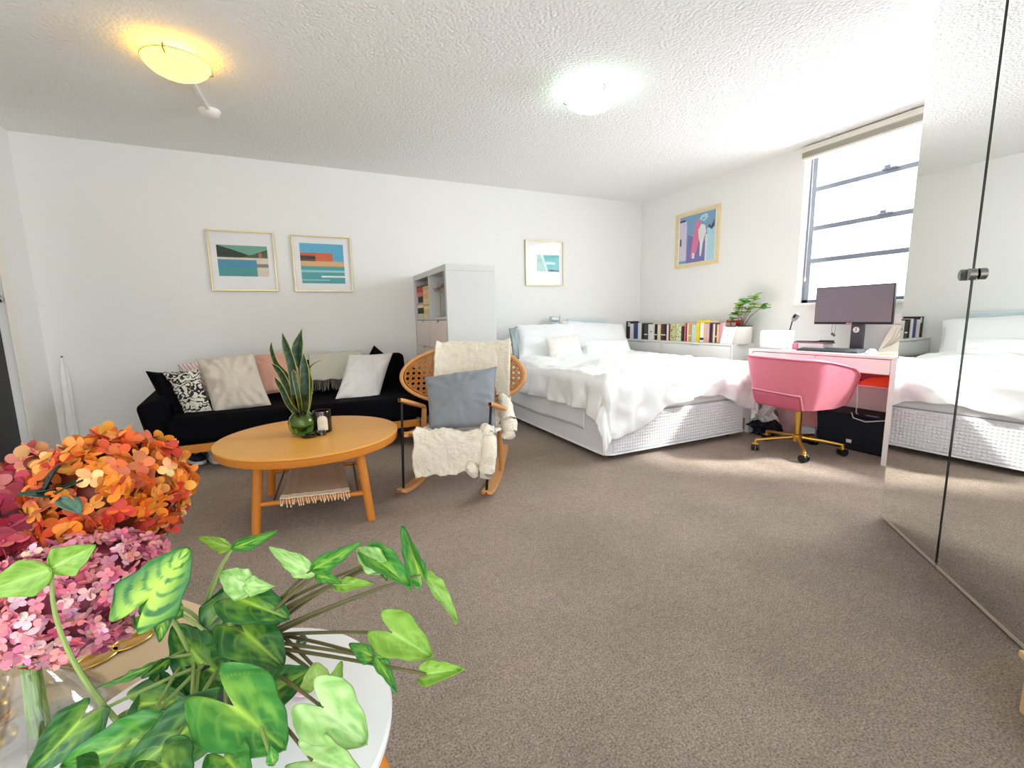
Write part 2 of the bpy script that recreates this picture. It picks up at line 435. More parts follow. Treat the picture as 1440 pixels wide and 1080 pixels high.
# 4: window wall, pale wood frame
U4, N4 = (0, -1, 0), (-1, 0, 0)
x0, x1, y0, y1 = -.243, .243, -.255, .255
M4 = [mat('mount_ivory', '#f2efe6', .8, var=.01), pm('blue4', '#7ea6c8'), pm('violet4', '#7a78b4'), pm('pink4', '#e07a9c'), pm('white4', '#ece8e4'), pm('aqua4', '#b4dbe6'), pm('ink4', '#3d4256'), pm('lilac4', '#d8cfe2')]
P4 = [(1, R_(x0, y0, x1, y1)), (7, R_(x0, y0+.03, -.14, .2)), (2, [(-.14, y0), (-.12, .05), (.12, -.05), (.12, y0)]), (3, [(-.08, -.2), (-.04, .05), (-.02, .18), (.05, .18), (.05, .02), (.0, -.15), (-.03, -.22)]),
      (5, R_(.14, y0, x1, .08)), (4, [(.03, .0), (.02, .08), (.06, .14), (.11, .12), (.13, .05), (.1, -.02), (.09, -.06), (.07, -.2), (.05, -.2), (.05, -.06)]), (4, R_(.122, y0, .145, .02)),
      (6, [(.15, .1), (.17, .12), (.19, .09), (.23, .16), (.23, .09), (.2, .06)]), (5, [(.03, .19), (.06, .23), (.13, .24), (.15, .2), (.1, .16)]), (1, [(.06, .19), (.1, .21), (.11, .19), (.08, .18)]), (6, R_(x0+.01, -.06, x0+.03, .02)), (6, R_(x0, .2, -.16, .22)), (1, R_(x0, y0, -.14, y0+.03)), (4, R_(-.05, y0+.04, -.02, y0+.1))]
picture('pale wood framed abstract in pink and blue beside the window', (XR, 3.726, 1.885), U4, V, N4, .60, .594, mat('pale_wood_frame', '#e8d2a4', .5, var=.08), .034, M4, P4)

t = thing('light_switch', 'white double light switch plate on the wall near the door', 'switch', (-1.703, YB, 1.275))
obj('plate', MB().box((-1.738, YB-.008, 1.222), (-1.672, YB, 1.335)), WHITE, t, bevel=.003)
for dz in (-.022, .022): obj('rocker_button', MB().box((-1.722, YB-.012, 1.268+dz), (-1.702, YB-.006, 1.292+dz)), WHITE, t, bevel=.002)
t = thing('wall_hook', 'small dark hook on the wall with a narrow white cloth below', 'hook', (-1.66, YB, .83))
obj('peg', MB().lathe([(.005, 0), (.005, .003), (.003, .004), (.003, .010), (.005, .013)], (-1.66, YB, .832), 12, (0, -1, 0)), BLACKM, t)
def hang(u, v):
    wv = .026*min(1, .35+4*v)+.01*v
    return Vector((-1.655+(u-.5)*2*wv-.012*v, YB-.012-.006*sin(u*9)-.004, .822-v*.72))
setp(obj('hanging_cloth', MB().grid(hang, 12, 30), mat('white_cloth', '#f4f3f3', .85, bump=.1), solid=.006), 'narrow white cloth hanging down the wall beside the sofa', 'cloth')

# ------------------------------------------------------------------ cushions
def quad_pillow(name, P, thick, m, label, cat='cushion', group=None, wr=.012, seed=0, n=26, puff=None, piping=None, cfn=None):
    """P = TL,TR,BR,BL ; bulges along the normal that faces the viewpoint"""
    TL, TR, BR, BL = [Vector(p) for p in P]
    nn = (TR-TL).cross(BL-TL).normalized()
    if nn.dot(CAM-(TL+BR)/2) < 0: nn = -nn
    def base(u, v):
        a = abs(2*u-1); b = abs(2*v-1)
        uu = .5+(u-.5)*(1-.055*(1-b*b)*1.0); vv = .5+(v-.5)*(1-.055*(1-a*a))
        return (TL*(1-uu)+TR*uu)*(1-vv)+(BL*(1-uu)+BR*uu)*vv
    def mk(sgn):
        def fn(u, v):
            p = base(u, v); a, b = 2*u-1, 2*v-1
            e = max(0, (1-a**2))*max(0, (1-b**2))
            h = thick/2*(e**.42)
            rad = atan2(b, a)
            w = wr*(fbm((u*3.2+seed, v*3.2, seed*.7), 1., 3))*min(1, e*5)
            w += wr*.45*sin(rad*14+3*fbm((u*2, v*2, seed+4)))*min(1, e*6)*(1-e)
            return p+nn*sgn*(h+w)
        return fn
    mb = MB(); mb.grid(mk(1), n, n, cfn); mb.grid(mk(-1), n, n, cfn)
    t = thing(name, label, cat, (TL+TR+BR+BL)/4, group)
    obj('cover', mb, m, t, weld=True, ang=80)
    e = []
    for k in range(n): e.append(base(k/n, 0))
    for k in range(n): e.append(base(1, k/n))
    for k in range(n): e.append(base(1-k/n, 1))
    for k in range(n): e.append(base(0, 1-k/n))
    obj('seam', MB().tube(e, .0028, 6, closed=True), piping or m, t)
    return t

# ------------------------------------------------------------------ SOFA
VEL = mat('black_velvet', '#060509', .9, var=.2, nscale=5, bump=.1, bscale=300, spec=.12)
sofa = thing('sofa', 'long black velvet sofa on a wooden base against the back wall', 'sofa', (0, 4.1, 0))
SX0, SX1, SY0, SY1 = -.97, .97, 3.69, 4.52
fr = MB()
fr.box((SX0+.06, SY0+.015, .165), (SX1-.10, SY0+.05, .225)); fr.box((SX0+.06, SY1-.06, .175), (SX1-.1, SY1-.02, .225))
fr.box((SX0+.06, SY0+.05, .175), (SX0+.1, SY1-.06, .225)); fr.box((SX1-.14, SY0+.05, .175), (SX1-.1, SY1-.06, .225))
obj('base_frame', fr, OAKLEG, sofa, bevel=.004)
for sx, sy in ((-1, 0), (1, 0), (-1, 1), (1, 1)):
    x = (SX0+.1) if sx < 0 else (SX1-.12); y = SY0+.04 if sy == 0 else SY1-.06
    obj('leg', MB().tube([(x, y, .205), (x+.05*sx, y+(.03 if sy else -.02), 0)], [.022, .014], 12), OAKLEG, sofa)
def softbox(lo, hi, r=.045, n=4):
    mb = MB().box(lo, hi); return mb
obj('seat', softbox((SX0+.10, SY0, .225), (SX1-.10, SY1-.16, .425)), VEL, sofa, bevel=.045, seg=4)
bk = MB().hexa([(SX0+.08, SY1-.22, .26), (SX1-.05, SY1-.22, .26), (SX1-.05, SY1-.02, .24), (SX0+.08, SY1-.02, .24), (SX0+.20, SY1-.14, .69), (SX1-.05, SY1-.14, .745), (SX1-.05, SY1+.02, .745), (SX0+.20, SY1+.02, .69)])
obj('backrest', bk, VEL, sofa, bevel=.05, seg=4)
for s_ in (-1, 1):
    xi = (SX0+.12) if s_ < 0 else (SX1-.12); xo = SX0 if s_ < 0 else SX1; fl_ = .06*s_
    ys = (SY0+.01, SY1-.08)
    a = MB().hexa([(xi, ys[0], .23), (xo-0.03*s_*-1*0, ys[0], .23), (xo, ys[1], .23), (xi, ys[1], .23), (xi+fl_*.4, ys[0]+.03, .545), (xo+fl_, ys[0]+.03, .525), (xo+fl_, ys[1], .60), (xi+fl_*.4, ys[1], .62)])
    obj('arm', a, VEL, sofa, bevel=.04, seg=4)

G_SOFA = 'cushions along the sofa'
def sofa_q(px, yt=4.22, yb=3.98):
    (a, b, c, d) = px
    return [at_y(*a, yt), at_y(*b, yt), at_y(*c, yb), at_y(*d, yb)]
quad_pillow('throw_cushion', sofa_q(((205, 522), (243, 523), (272, 586), (238, 588)), 4.05, 3.92), .10, VEL, 'plain black cushion leaning on the left sofa arm', group=G_SOFA, seed=1)
def damask():
    m = mat('black_white_damask', '#e8e4da', .8, var=.0)
    nt = m.node_tree; N = nt.nodes; L = nt.links; b = N['Principled BSDF']
    tc = N.new('ShaderNodeTexCoord')
    wv = N.new('ShaderNodeTexWave'); wv.wave_type = 'RINGS'; wv.inputs['Scale'].default_value = 9; wv.inputs['Distortion'].default_value = 14; wv.inputs['Detail'].default_value = 3; wv.inputs['Detail Scale'].default_value = 2.2
    nz = N.new('ShaderNodeTexNoise'); nz.inputs['Scale'].default_value = 13; nz.inputs['Detail'].default_value = 1
    L.new(tc.outputs['Object'], wv.inputs['Vector']); L.new(tc.outputs['Object'], nz.inputs['Vector'])
    mm = N.new('ShaderNodeMath'); mm.operation = 'MULTIPLY'; L.new(wv.outputs['Fac'], mm.inputs[0]); L.new(nz.outputs['Fac'], mm.inputs[1])
    r = N.new('ShaderNodeValToRGB'); r.color_ramp.interpolation = 'LINEAR'
    r.color_ramp.elements[0].position = .27; r.color_ramp.elements[0].color = (*lin('#d9d4c4'), 1)
    r.color_ramp.elements[1].position = .31; r.color_ramp.elements[1].color = (*lin('#17171b'), 1)
    L.new(mm.outputs[0], r.inputs['Fac']); L.new(r.outputs['Color'], b.inputs['Base Color'])
    return m
quad_pillow('throw_cushion', sofa_q(((228, 523), (278, 519), (298, 578), (262, 589)), 4.02, 3.90), .09, damask(), 'black and white scroll-patterned cushion on the sofa', group=G_SOFA, seed=2)
def stripes():
    m = mat('pink_stripe', '#ead6d6', .8, var=.0)
    nt = m.node_tree; N = nt.nodes; L = nt.links; b = N['Principled BSDF']
    tc = N.new('ShaderNodeTexCoord'); mp = N.new('ShaderNodeMapping'); mp.inputs['Rotation'].default_value = (0, radians(40), 0)
    L.new(tc.outputs['Object'], mp.inputs['Vector'])
    wv = N.new('ShaderNodeTexWave'); wv.inputs['Scale'].default_value = 14; wv.inputs['Distortion'].default_value = .3
    L.new(mp.outputs['Vector'], wv.inputs['Vector'])
    r = N.new('ShaderNodeValToRGB'); r.color_ramp.elements[0].position = .35; r.color_ramp.elements[0].color = (*lin('#f1ebe8'), 1)
    r.color_ramp.elements[1].position = .6; r.color_ramp.elements[1].color = (*lin('#d9a9b0'), 1)
    L.new(wv.outputs['Fac'], r.inputs['Fac']); L.new(r.outputs['Color'], b.inputs['Base Color'])
    return m
quad_pillow('throw_cushion', [at_y(250, 513, 4.30), at_y(308, 502, 4.30), at_y(318, 560, 4.2), at_y(262, 566, 4.2)], .11, stripes(), 'pink and white striped cushion behind the patterned one', group=G_SOFA, seed=3)
LINEN = mat('beige_linen', '#cfc5b6', .85, var=.06, bump=.25, bscale=260)
quad_pillow('throw_cushion', sofa_q(((275, 505), (356, 496), (381, 569), (302, 584)), 4.10, 3.88), .13, LINEN, 'large plain beige linen cushion on the left of the sofa', group=G_SOFA, seed=4, wr=.022, n=34)
quad_pillow('throw_cushion', [at_y(340, 501, 4.30), at_y(418, 492, 4.30), at_y(432, 548, 4.12), at_y(364, 556, 4.12)], .10, mat('dusty_pink', '#d3a08c', .85, var=.12, nscale=20, stretch=(1, 1, 5), bump=.2), 'dusty pink cushion behind the snake plant', group=G_SOFA, seed=5, piping=mat('pink_piping', '#caa79a', .8))
quad_pillow('throw_cushion', [at_y(526, 486, 4.32), at_y(562, 512, 4.30), at_y(540, 560, 4.2), at_y(500, 528, 4.2)], .10, VEL, 'black cushion poking up behind the white cushion', group=G_SOFA, seed=6)
quad_pillow('throw_cushion', [at_y(491, 499, 4.18), at_y(552, 496, 4.18), at_y(531, 566, 3.92), at_y(472, 561, 3.92)], .12, mat('white_cotton', '#e9e4e2', .85, var=.03, bump=.15, bscale=240), 'white cotton cushion at the right of the sofa', group=G_SOFA, seed=7, wr=.016, n=34)
# throw over the sofa back with a fringe
TH = mat('cream_throw', '#cdc8bb', .9, var=.08, nscale=30, bump=.4, bscale=180)
th = thing('throw_blanket', 'cream fringed throw draped over the back of the sofa', 'throw', (.23, 4.2, .62))
def thr(u, v):
    x = .07+u*.45; s_ = v
    if s_ < .3: a = s_/.3; y, z = 4.55-.17*a, .62+.155*min(1, a*1.6)
    else:
        a = (s_-.3)/.7; y, z = 4.38-.12*a-.03*sin(a*3), .775-.225*a
    return Vector((x, y-.012*fbm((u*5, v*3, 1)), z+.006*sin(u*21)))
obj('cloth', MB().grid(thr, 26, 26), TH, th, solid=.008)
fg = MB()
for i in range(44):
    p = thr((i+.5)/44, 1.); q = p+Vector((random.uniform(-.012, .012), -.015-random.random()*.015, -.095+random.random()*.02))
    fg.tube([p, (p+q)/2+Vector((random.uniform(-.006, .006), -.005, 0)), q], .0025, 4)
fgo = obj('fringe', fg, mat('throw_fringe', '#8f8a80', .9, var=.25, nscale=40), th)
# shoes under the sofa
def shoe(c, ang, m, ms, label):
    c = Vector(c); dx = Vector((cos(ang), sin(ang), 0)); dy = Vector((-sin(ang), cos(ang), 0))
    t = thing('shoe', label, 'shoe', c, 'shoes under the sofa')
    def out(u):  # sole half-width
        return .038*(.75+.35*sin(u*pi)**.6+(.12 if u > .55 else 0))*min(1, (u*9)**.5)*min(1, ((1-u)*7)**.5)
    def sole(u, v):
        return c+dx*(u-.5)*.27+dy*(2*v-1)*out(u)
    sm = MB(); sm.grid(lambda u, v: sole(u, v)+Vector((0, 0, .004)), 20, 6); sm.grid(lambda u, v: sole(u, v)*1+Vector((0, 0, .028)), 20, 6)
    sm.grid(lambda u, v: sole(u, 0)+Vector((0, 0, .004+.024*v)), 20, 2); sm.grid(lambda u, v: sole(u, 1)+Vector((0, 0, .004+.024*v)), 20, 2)
    obj('sole', sm, ms, t, weld=True)
    def up(u, v):
        a = pi*v; hgt = (.075 if u < .35 else .075-.045*((u-.35)/.65)**.8)
        p = c+dx*(u-.5)*.262-dy*cos(a)*out(u)*.93*(1-.35*sin(a)*(u < .4)); p.z += .028+sin(a)**.6*hgt*min(1, u*12)*min(1, (1-u)*9)
        return p
    obj('upper', MB().grid(up, 22, 14), m, t, solid=.004)
    lc = MB()
    for k in range(4):
        u = .45+.08*k
        lc.tube([up(u, .35)+Vector((0, 0, .003)), up(u+.02, .5)+Vector((0, 0, .005)), up(u, .65)+Vector((0, 0, .003))], .003, 5)
    obj('laces', lc, PAPER, t)
WS = mat('white_leather', '#eae6e2', .5, var=.03); DS = mat('navy_suede', '#1b2130', .8, var=.2)
shoe((-.66, 4.06, 0), radians(-70), WS, WS, 'white trainer on the carpet under the left of the sofa')
shoe((-.80, 4.10, 0), radians(-60), DS, PAPER, 'dark navy shoe beside the white trainer under the sofa')

# ------------------------------------------------------------------ COFFEE TABLE
TCX, TCY, TZ = .023, 2.727, .432
ct = thing('coffee_table', 'round oak coffee table with a fringed mat shelf', 'table', (TCX, TCY, 0))
tp = MB().lathe([(.470, -.012), (.475, -.010), (.475, -.003), (.472, 0)], (TCX, TCY, TZ), 96)
obj('tabletop', tp, OAK, ct, ang=30)
obj('edge_band', MB().lathe([(.452, -.052), (.468, -.049), (.472, -.040), (.472, -.0125)], (TCX, TCY, TZ), 96), OAKLEG, ct, ang=30)
FL = [(-.273, 2.488), (.279, 2.387), (.314, 2.973), (-.229, 3.061)]
TL_ = [(TCX+(x-TCX)*.86, TCY+(y-TCY)*.86) for x, y in FL]
def legpt(i, z):
    f_ = z/(TZ-.05); return Vector((FL[i][0]*(1-f_)+TL_[i][0]*f_, FL[i][1]*(1-f_)+TL_[i][1]*f_, z))
for i in range(4):
    obj('leg', MB().tube([legpt(i, 0), legpt(i, .2), legpt(i, TZ-.05)], [.021, .023, .025], 16), OAKLEG, ct)
RZ = .15
for i, j in ((0, 1), (3, 2)):
    obj('stretcher', MB().tube([legpt(i, RZ), legpt(j, RZ)], .013, 12), OAKLEG, ct)
for f_ in (.14, .92):
    a = legpt(0, RZ).lerp(legpt(1, RZ), f_); b = legpt(3, RZ).lerp(legpt(2, RZ), f_)
    obj('shelf_bar', MB().tube([a, b], .006, 8), mat('brown_bar', '#7c4a2c', .5), ct)
MAT_ = mat('woven_mat', '#d6c2a2', .9, var=.18, nscale=50, stretch=(1, 6, 1), bump=.5, bscale=200)
cm = thing('woven_mat', 'beige woven mat with knotted fringe slung under the coffee table', 'mat', (.03, 2.72, .16))
A0, B0 = legpt(0, RZ).lerp(legpt(1, RZ), .20), legpt(0, RZ).lerp(legpt(1, RZ), .84)
A1, B1 = legpt(3, RZ).lerp(legpt(2, RZ), .20), legpt(3, RZ).lerp(legpt(2, RZ), .80)
def matf(u, v):
    p = (A0.lerp(B0, u)).lerp(A1.lerp(B1, u), v); d = 0
    p.z += .016-.014*sin(v*pi)*1.2+.002*sin(u*40)
    return p
obj('weave', MB().grid(matf, 30, 24), MAT_, cm, solid=.005)
lace = MB(); knots = MB()
for v, s_ in ((0., -1), (1., 1)):
    for i in range(26):
        u = (i+.5)/26; p = matf(u, v); dy = Vector((0, .016*s_, 0))
        q = p+dy+Vector((random.uniform(-.003, .003), 0, -.004)); e = q+Vector((random.uniform(-.006, .006), .010*s_, -.014-random.random()*.014))
        lace.tube([p, q, e], .0022, 5)
        knots.ell(e, (.0035, .0035, .007), 6, 4)
for k in (0., .05, .10):
    lace.tube([matf(i/20, k)+Vector((0, 0, .004)) for i in range(21)], .003, 5)
obj('fringe', lace, mat('fringe_cream', '#e9dcc2', .9), cm)
obj('fringe_knots', knots, mat('fringe_cream', '#e9dcc2', .9), cm)

# vase with snake plant
GG = mat('green_glass', '#cfe6bd', .03, trans=1., ior=1.35, var=.02)
VX, VY = -.018, 2.742
vz = TZ
va = thing('glass_vase', 'round green glass vase with flared neck on the oak coffee table', 'vase', (VX, VY, vz))
prof = [(.035, .002), (.056, .008), (.071, .04), (.074, .070), (.064, .102), (.044, .124), (.034, .136), (.040, .158), (.056, .196), (.072, .232), (.0695, .233), (.053, .197), (.037, .159), (.031, .136), (.041, .122), (.061, .100), (.0705, .070), (.067, .040), (.053, .012), (.001, .008)]
obj('body', MB().lathe(prof, (VX, VY, vz), 40, cap1=False), GG, va)
wt = MB().lathe([(.046, .014), (.058, .04), (.061, .066), (.053, .093), (.040, .108), (.001, .109)], (VX, VY, vz), 32)
obj('water', wt, mat('vase_water', '#8fbf5f', .05, trans=1., ior=1.33, var=.1), va)
SN = mat('snake_leaf', '#2f5c35', .4, vcol=True, var=.12, nscale=30, coat=.15)
sp = thing('snake_plant', 'variegated snake plant cuttings standing in the green glass vase', 'plant', (VX, VY, vz+.05))
def blade(pts, wid, tw=0., spoon=False, edge='#a8a844', mid='#17381f'):
    P = [Vector(p) for p in pts]
    ce, cm_ = lin(edge), lin(mid); lt = lin('#2f5a34')
    def cv(t):
        t *= len(P)-1; i = min(int(t), len(P)-2); f_ = t-i
        p0 = P[max(i-1, 0)]; p1 = P[i]; p2 = P[i+1]; p3 = P[min(i+2, len(P)-1)]
        return .5*((2*p1)+(p2-p0)*f_+(2*p0-5*p1+4*p2-p3)*f_*f_+(3*p1-p0-3*p2+p3)*f_**3)
    def fn(u, v):
        p = cv(u); d = (cv(min(1, u+.02))-cv(max(0, u-.02))).normalized()
        view = (CAM-p).normalized(); s_ = d.cross(view).normalized()
        s_ = (s_*cos(tw+u*.5)+view*sin(tw+u*.5))
        n_ = s_.cross(d)
        ww = wid*(.38+1.5*u*(1-u))*min(1, (1-u)*5)**.8
        if spoon: ww = wid*(.22+.95*max(0, sin(pi*max(0, (u-.5)/.5)))**.8)*min(1, (1-u)*6)
        a = 2*v-1
        return p+s_*a*ww+n_*(a*a)*ww*.35
    def cf(u, v):
        a = abs(2*v-1)
        if a > .84: return ce
        return lt if (sin(u*55+a*2)+fbm((u*9, v*3, 0))) > .75 else cm_
    mb = MB(); mb.grid(fn, 40, 10, cf); return mb
B_ = Vector((VX, VY, vz+.10))
def V3(px, py, Y=2.72): return at_y(px, py, Y)
blades = [([B_, V3(419, 575), V3(412, 520), V3(404, 490), V3(397, 468)], .034, .2),
          ([B_+Vector((.01, 0, 0)), V3(424, 560, 2.75), V3(421, 518, 2.76), V3(419, 493, 2.76), V3(425, 461, 2.75)], .026, .0, True),
          ([B_, V3(428, 570, 2.7), V3(429, 530, 2.69), V3(427, 497, 2.69)], .036, -.1),
          ([B_+Vector((-.01, 0, 0)), V3(412, 573, 2.74), V3(402, 538, 2.75), V3(392, 520, 2.75), V3(382, 511, 2.75)], .028, .3),
          ([B_, V3(408, 570, 2.68), V3(396, 545, 2.67), V3(386, 530, 2.66)], .022, .2),
          ([B_, V3(416, 560, 2.8), V3(405, 530, 2.82), V3(390, 512, 2.82), V3(383, 492, 2.82), V3(382, 481, 2.82)], .024, .5),
          ([B_+Vector((.01, 0, 0)), V3(432, 572, 2.71), V3(436, 540, 2.70), V3(434, 520, 2.70)], .027, .3),
          ([B_+Vector((.012, 0, 0)), V3(430, 565, 2.78), V3(432, 530, 2.78), V3(438, 515, 2.78), V3(452, 506, 2.78)], .011, .8),
          ([B_, V3(420, 560, 2.66), V3(414, 530, 2.66), V3(413, 520, 2.66)], .016, -.4)]
for bl_a in blades: obj('leaf', blade(*bl_a), SN, sp, solid=.003)
# candle and dark dish
DG = mat('dark_amber_glass', '#26100c', .08, var=.1, coat=.6, spec=.6)
KX, KY = .087, 2.745
ca = thing('candle_jar', 'dark candle jar with a cream arched label on the coffee table', 'candle', (KX, KY, vz))
obj('jar', MB().lathe([(.046, 0), (.050, .006), (.050, .118), (.048, .124), (.045, .124), (.045, .105), (.001, .105)], (KX, KY, vz), 40), DG, ca)
cyl0 = atan2(-KY, -KX)
def cylp(a, z, r=.0508): return Vector((KX+cos(cyl0+a)*r, KY+sin(cyl0+a)*r, vz+z))
def lab(u, v):
    a = (u-.5)*1.1; top = .078+.024*sqrt(max(0, 1-(2*u-1)**2))
    return cylp(a, .018+(top-.018)*v)
obj('label', MB().grid(lab, 16, 10), mat('cream_label', '#e6dcc4', .7), ca)
tl = MB()
for z, w_ in ((.070, .22), (.060, .34), (.054, .34), (.030, .2)):
    tl.tube([cylp(-w_, z, .0511), cylp(0, z, .0511), cylp(w_, z, .0511)], .0007, 4)
obj('label_lines', tl, mat('label_ink', '#b5a68c', .7), ca)
obj('wick', MB().tube([(KX, KY, vz+.105), (KX+.002, KY, vz+.117)], .0012, 5), BLACKP, ca)
t = thing('coaster_dish', 'small dark glass dish in front of the green vase', 'dish', (.012, 2.655, vz))
obj('bowl', MB().lathe([(.03, 0), (.042, .002), (.046, .012), (.043, .013), (.038, .006), (.001, .004)], (.012, 2.655, vz), 28), DG, t)
t = thing('tealight_holder', 'small dark tealight holder in front of the candle jar', 'candle holder', (.075, 2.66, vz))
obj('cup', MB().lathe([(.016, 0), (.024, .003), (.022, .02), (.026, .024), (.02, .022), (.017, .008), (.001, .007)], (.075, 2.66, vz), 24), DG, t)

# ------------------------------------------------------------------ ROCKING CHAIR
RU, RB, RF = Vector((.853, -.523, 0)), Vector((.523, .853, 0)), Vector((.70, 2.456, 0))
def L3(u, d, z): return RF+RU*u+RB*d+Vector((0, 0, z))
rc = thing('rocking_chair', 'rattan-backed wooden rocking chair with black steel rods', 'chair', L3(0, .35, 0))
RW = mat('rocker_wood', '#d79a58', .45, var=.12, nscale=7, stretch=(6, 6, 1), bump=.04, coat=.1)
def rockz(d): return .0+.19*((d-.36)/.8)**2*1.15
for uu in (-.245, .262):
    def rk(u, v, uu=uu):
        d = -.05+.90*u; z = rockz(d)
        a = 2*pi*v; cx = max(-1, min(1, 1.5*cos(a)))*.030; cz = max(-1, min(1, 1.5*sin(a)))*.0125
        e = min(1, (u*30+.25))*min(1, ((1-u)*30+.25))
        return L3(uu+cx*e, d, z+.0135+cz*e)
    obj('rocker', MB().grid(rk, 40, 16), RW, rc, weld=True)
for (b0, t0) in (((-.243, 0, .045), (-.235, .03, .592)), ((.258, -.01, .045), (.292, .03, .568))):
    uu, d0, z0 = t0
    rod = MB().tube([L3(*b0), L3(b0[0]*.6+uu*.4, b0[1]*.6+d0*.4, .26), L3(uu, d0, z0-.012), L3(uu, d0+.015, z0-.004), L3(uu, d0+.06, z0-.012), L3(uu+(.05 if uu > 0 else .03), d0+.30, z0-.085)], .0075, 10)
    obj('front_rod', rod, BLACKM, rc)
    e = L3(uu+(.055 if uu > 0 else .03), .36, z0-.10); s_ = L3(uu, -.0, z0+.012)
    def arm(u, v, s_=s_, e=e):
        p = s_.lerp(e, u); a = 2*pi*v; w_ = .021*(.9+.35*sin(u*pi))*min(1, .4+u*12)*min(1, .4+(1-u)*12)
        return p+RU*max(-1, min(1, 1.4*cos(a)))*w_+Vector((0, 0, max(-1, min(1, 1.4*sin(a)))*.010))
    obj('armrest', MB().grid(arm, 24, 14), RW, rc, weld=True)
    obj('rear_post', MB().tube([e+Vector((0, 0, -.005)), L3(uu*.97, .40, .34), L3(uu*.98, .47, rockz(.47)+.02)], [.016, .018, .016], 12), RW, rc)
for d in (.06, .62):
    obj('seat_rail', MB().tube([L3(-.252, d, .385-.12*(d-.06)), L3(.272, d, .385-.12*(d-.06))], .014, 12), RW, rc)
def seatside(uu): return MB().bar(L3(uu, .02, .385), L3(uu, .64, .31), .045, .022)
for uu in (-.225, .235): obj('seat_side', seatside(uu), RW, rc, bevel=.008)
seat = MB().grid(lambda u, v: L3(-.21+.43*u, .04+.58*v, .39-.075*v-.03*sin(u*pi)*sin(v*pi)), 16, 16)
CANE = mat('rattan_cane', '#b8762c', .5, var=.2, nscale=30, bump=.1)
obj('seat_panel', seat, CANE, rc, solid=.008)
# wide oval caned back, leaning and wrapping forward at its ends
BC, BA, BBH = .02, .430, .205
def bp_(a, b):
    """a,b in the oval plane (m) -> world"""
    d = .605+.36*b-.42*a*a
    return L3(BC+a, d, .672+b*.94)
ring = [bp_(BA*cos(2*pi*k/72), BBH*sin(2*pi*k/72)) for k in range(72)]
obj('back_hoop', MB().tube(ring, .013, 10, closed=True), RW, rc)
obj('back_hoop', MB().tube([bp_((BA-.022)*cos(2*pi*k/72), (BBH-.022)*sin(2*pi*k/72)) for k in range(72)], .006, 8, closed=True), CANE, rc)
def inside(a, b, m=.02): return (a/(BA-m))**2+(b/(BBH-m))**2 < 1
cane = MB(); st = .037
def strand(fn, t0, t1, r=.0042):
    run = []
    n = 90
    for i in range(n+1):
        t_ = t0+(t1-t0)*i/n; a, b = fn(t_)
        if inside(a, b): run.append(bp_(a, b))
        else:
            if len(run) > 1: cane.tube(run[::2]+[run[-1]], r, 5, cap=False)
            run = []
    if len(run) > 1: cane.tube(run[::2]+[run[-1]], r, 5, cap=False)
k = -17
while k <= 17:
    strand(lambda t_, k=k: (k*st+.005, t_), -.22, .22, .0030); strand(lambda t_, k=k: (k*st-.005, t_), -.22, .22, .0030)
    if abs(k*st) < .22:
        strand(lambda t_, k=k: (t_, k*st+.005), -.45, .45, .0030); strand(lambda t_, k=k: (t_, k*st-.005), -.45, .45, .0030)
    k += 1
for k in range(-20, 20):
    strand(lambda t_, k=k: (t_, t_+(k+.5)*st), -.45, .45, .0034); strand(lambda t_, k=k: (t_, -t_+(k+.5)*st), -.45, .45, .0034)
obj('cane_weave', cane, CANE, rc)
for uu in (-.2, .24):
    obj('back_post', MB().tube([L3(uu, .58, .30), L3(uu, .60, .45), bp_(uu-BC, -.12)+RB*.02], [.016, .016, .012], 10), RW, rc)

FUR = mat('ivory_fur', '#f2e8d4', .95, var=.10, nscale=25, bump=.8, bscale=90, sheen=.3, bdist=.012)
ft = thing('fur_throw', 'ivory faux-fur throw draped over the rattan rocking chair', 'throw', L3(0, .3, .4))
def path(v):
    """runs from behind the back, over its top, down to the seat, off the front edge"""
    K = [(.80, .60), (.76, .80), (.705, .895), (.645, .880), (.58, .72), (.545, .54), (.50, .37), (.32, .375), (.10, .405), (.01, .435), (-.045, .40), (-.06, .28), (-.05, .115)]
    t_ = v*(len(K)-1); i = min(int(t_), len(K)-2); f_ = t_-i
    q = [K[max(i-1, 0)], K[i], K[i+1], K[min(i+2, len(K)-1)]]
    return [.5*((2*q[1][j])+(q[2][j]-q[0][j])*f_+(2*q[0][j]-5*q[1][j]+4*q[2][j]-q[3][j])*f_*f_+(3*q[1][j]-q[0][j]-3*q[2][j]+q[3][j])*f_**3) for j in (0, 1)]
def furf(u, v):
    d, z = path(v)
    lo = -.185 if v < .45 else (-.185+.035*min(1, (v-.45)*5)); hi = .345 if v < .45 else .345-.035*min(1, (v-.45)*4)
    if v > .8: lo += .006*sin(v*45); hi += -.02*(v-.8)*5
    a = lo+(hi-lo)*u
    wob = .016*fbm((u*4, v*9, 2.), 1, 4)+.007*fbm((u*22, v*55, 5.), 1, 2)
    edge = (1-abs(2*u-1)**6)
    d2, z2 = path(min(1, v+.01)); d1, z1 = path(max(0, v-.01)); tx, tz = d2-d1, z2-z1; ln = hypot(tx, tz) or 1
    nx, nz = tz/ln, -tx/ln
    if v < .2: pass
    off = .020*edge+wob
    side = -1
    dd = d+side*(nx)*off*1; zz = z+side*(nz)*off
    back = -.42*(a-BC)**2 if v < .42 else 0
    if v > .85: zz += (.035+.008*sin(u*11)+.004*sin(u*31)+.055*u)*((v-.85)/.15)
    return L3(a, dd+back, zz)
obj('pile', MB().grid(furf, 60, 180), FUR, ft, solid=.02)
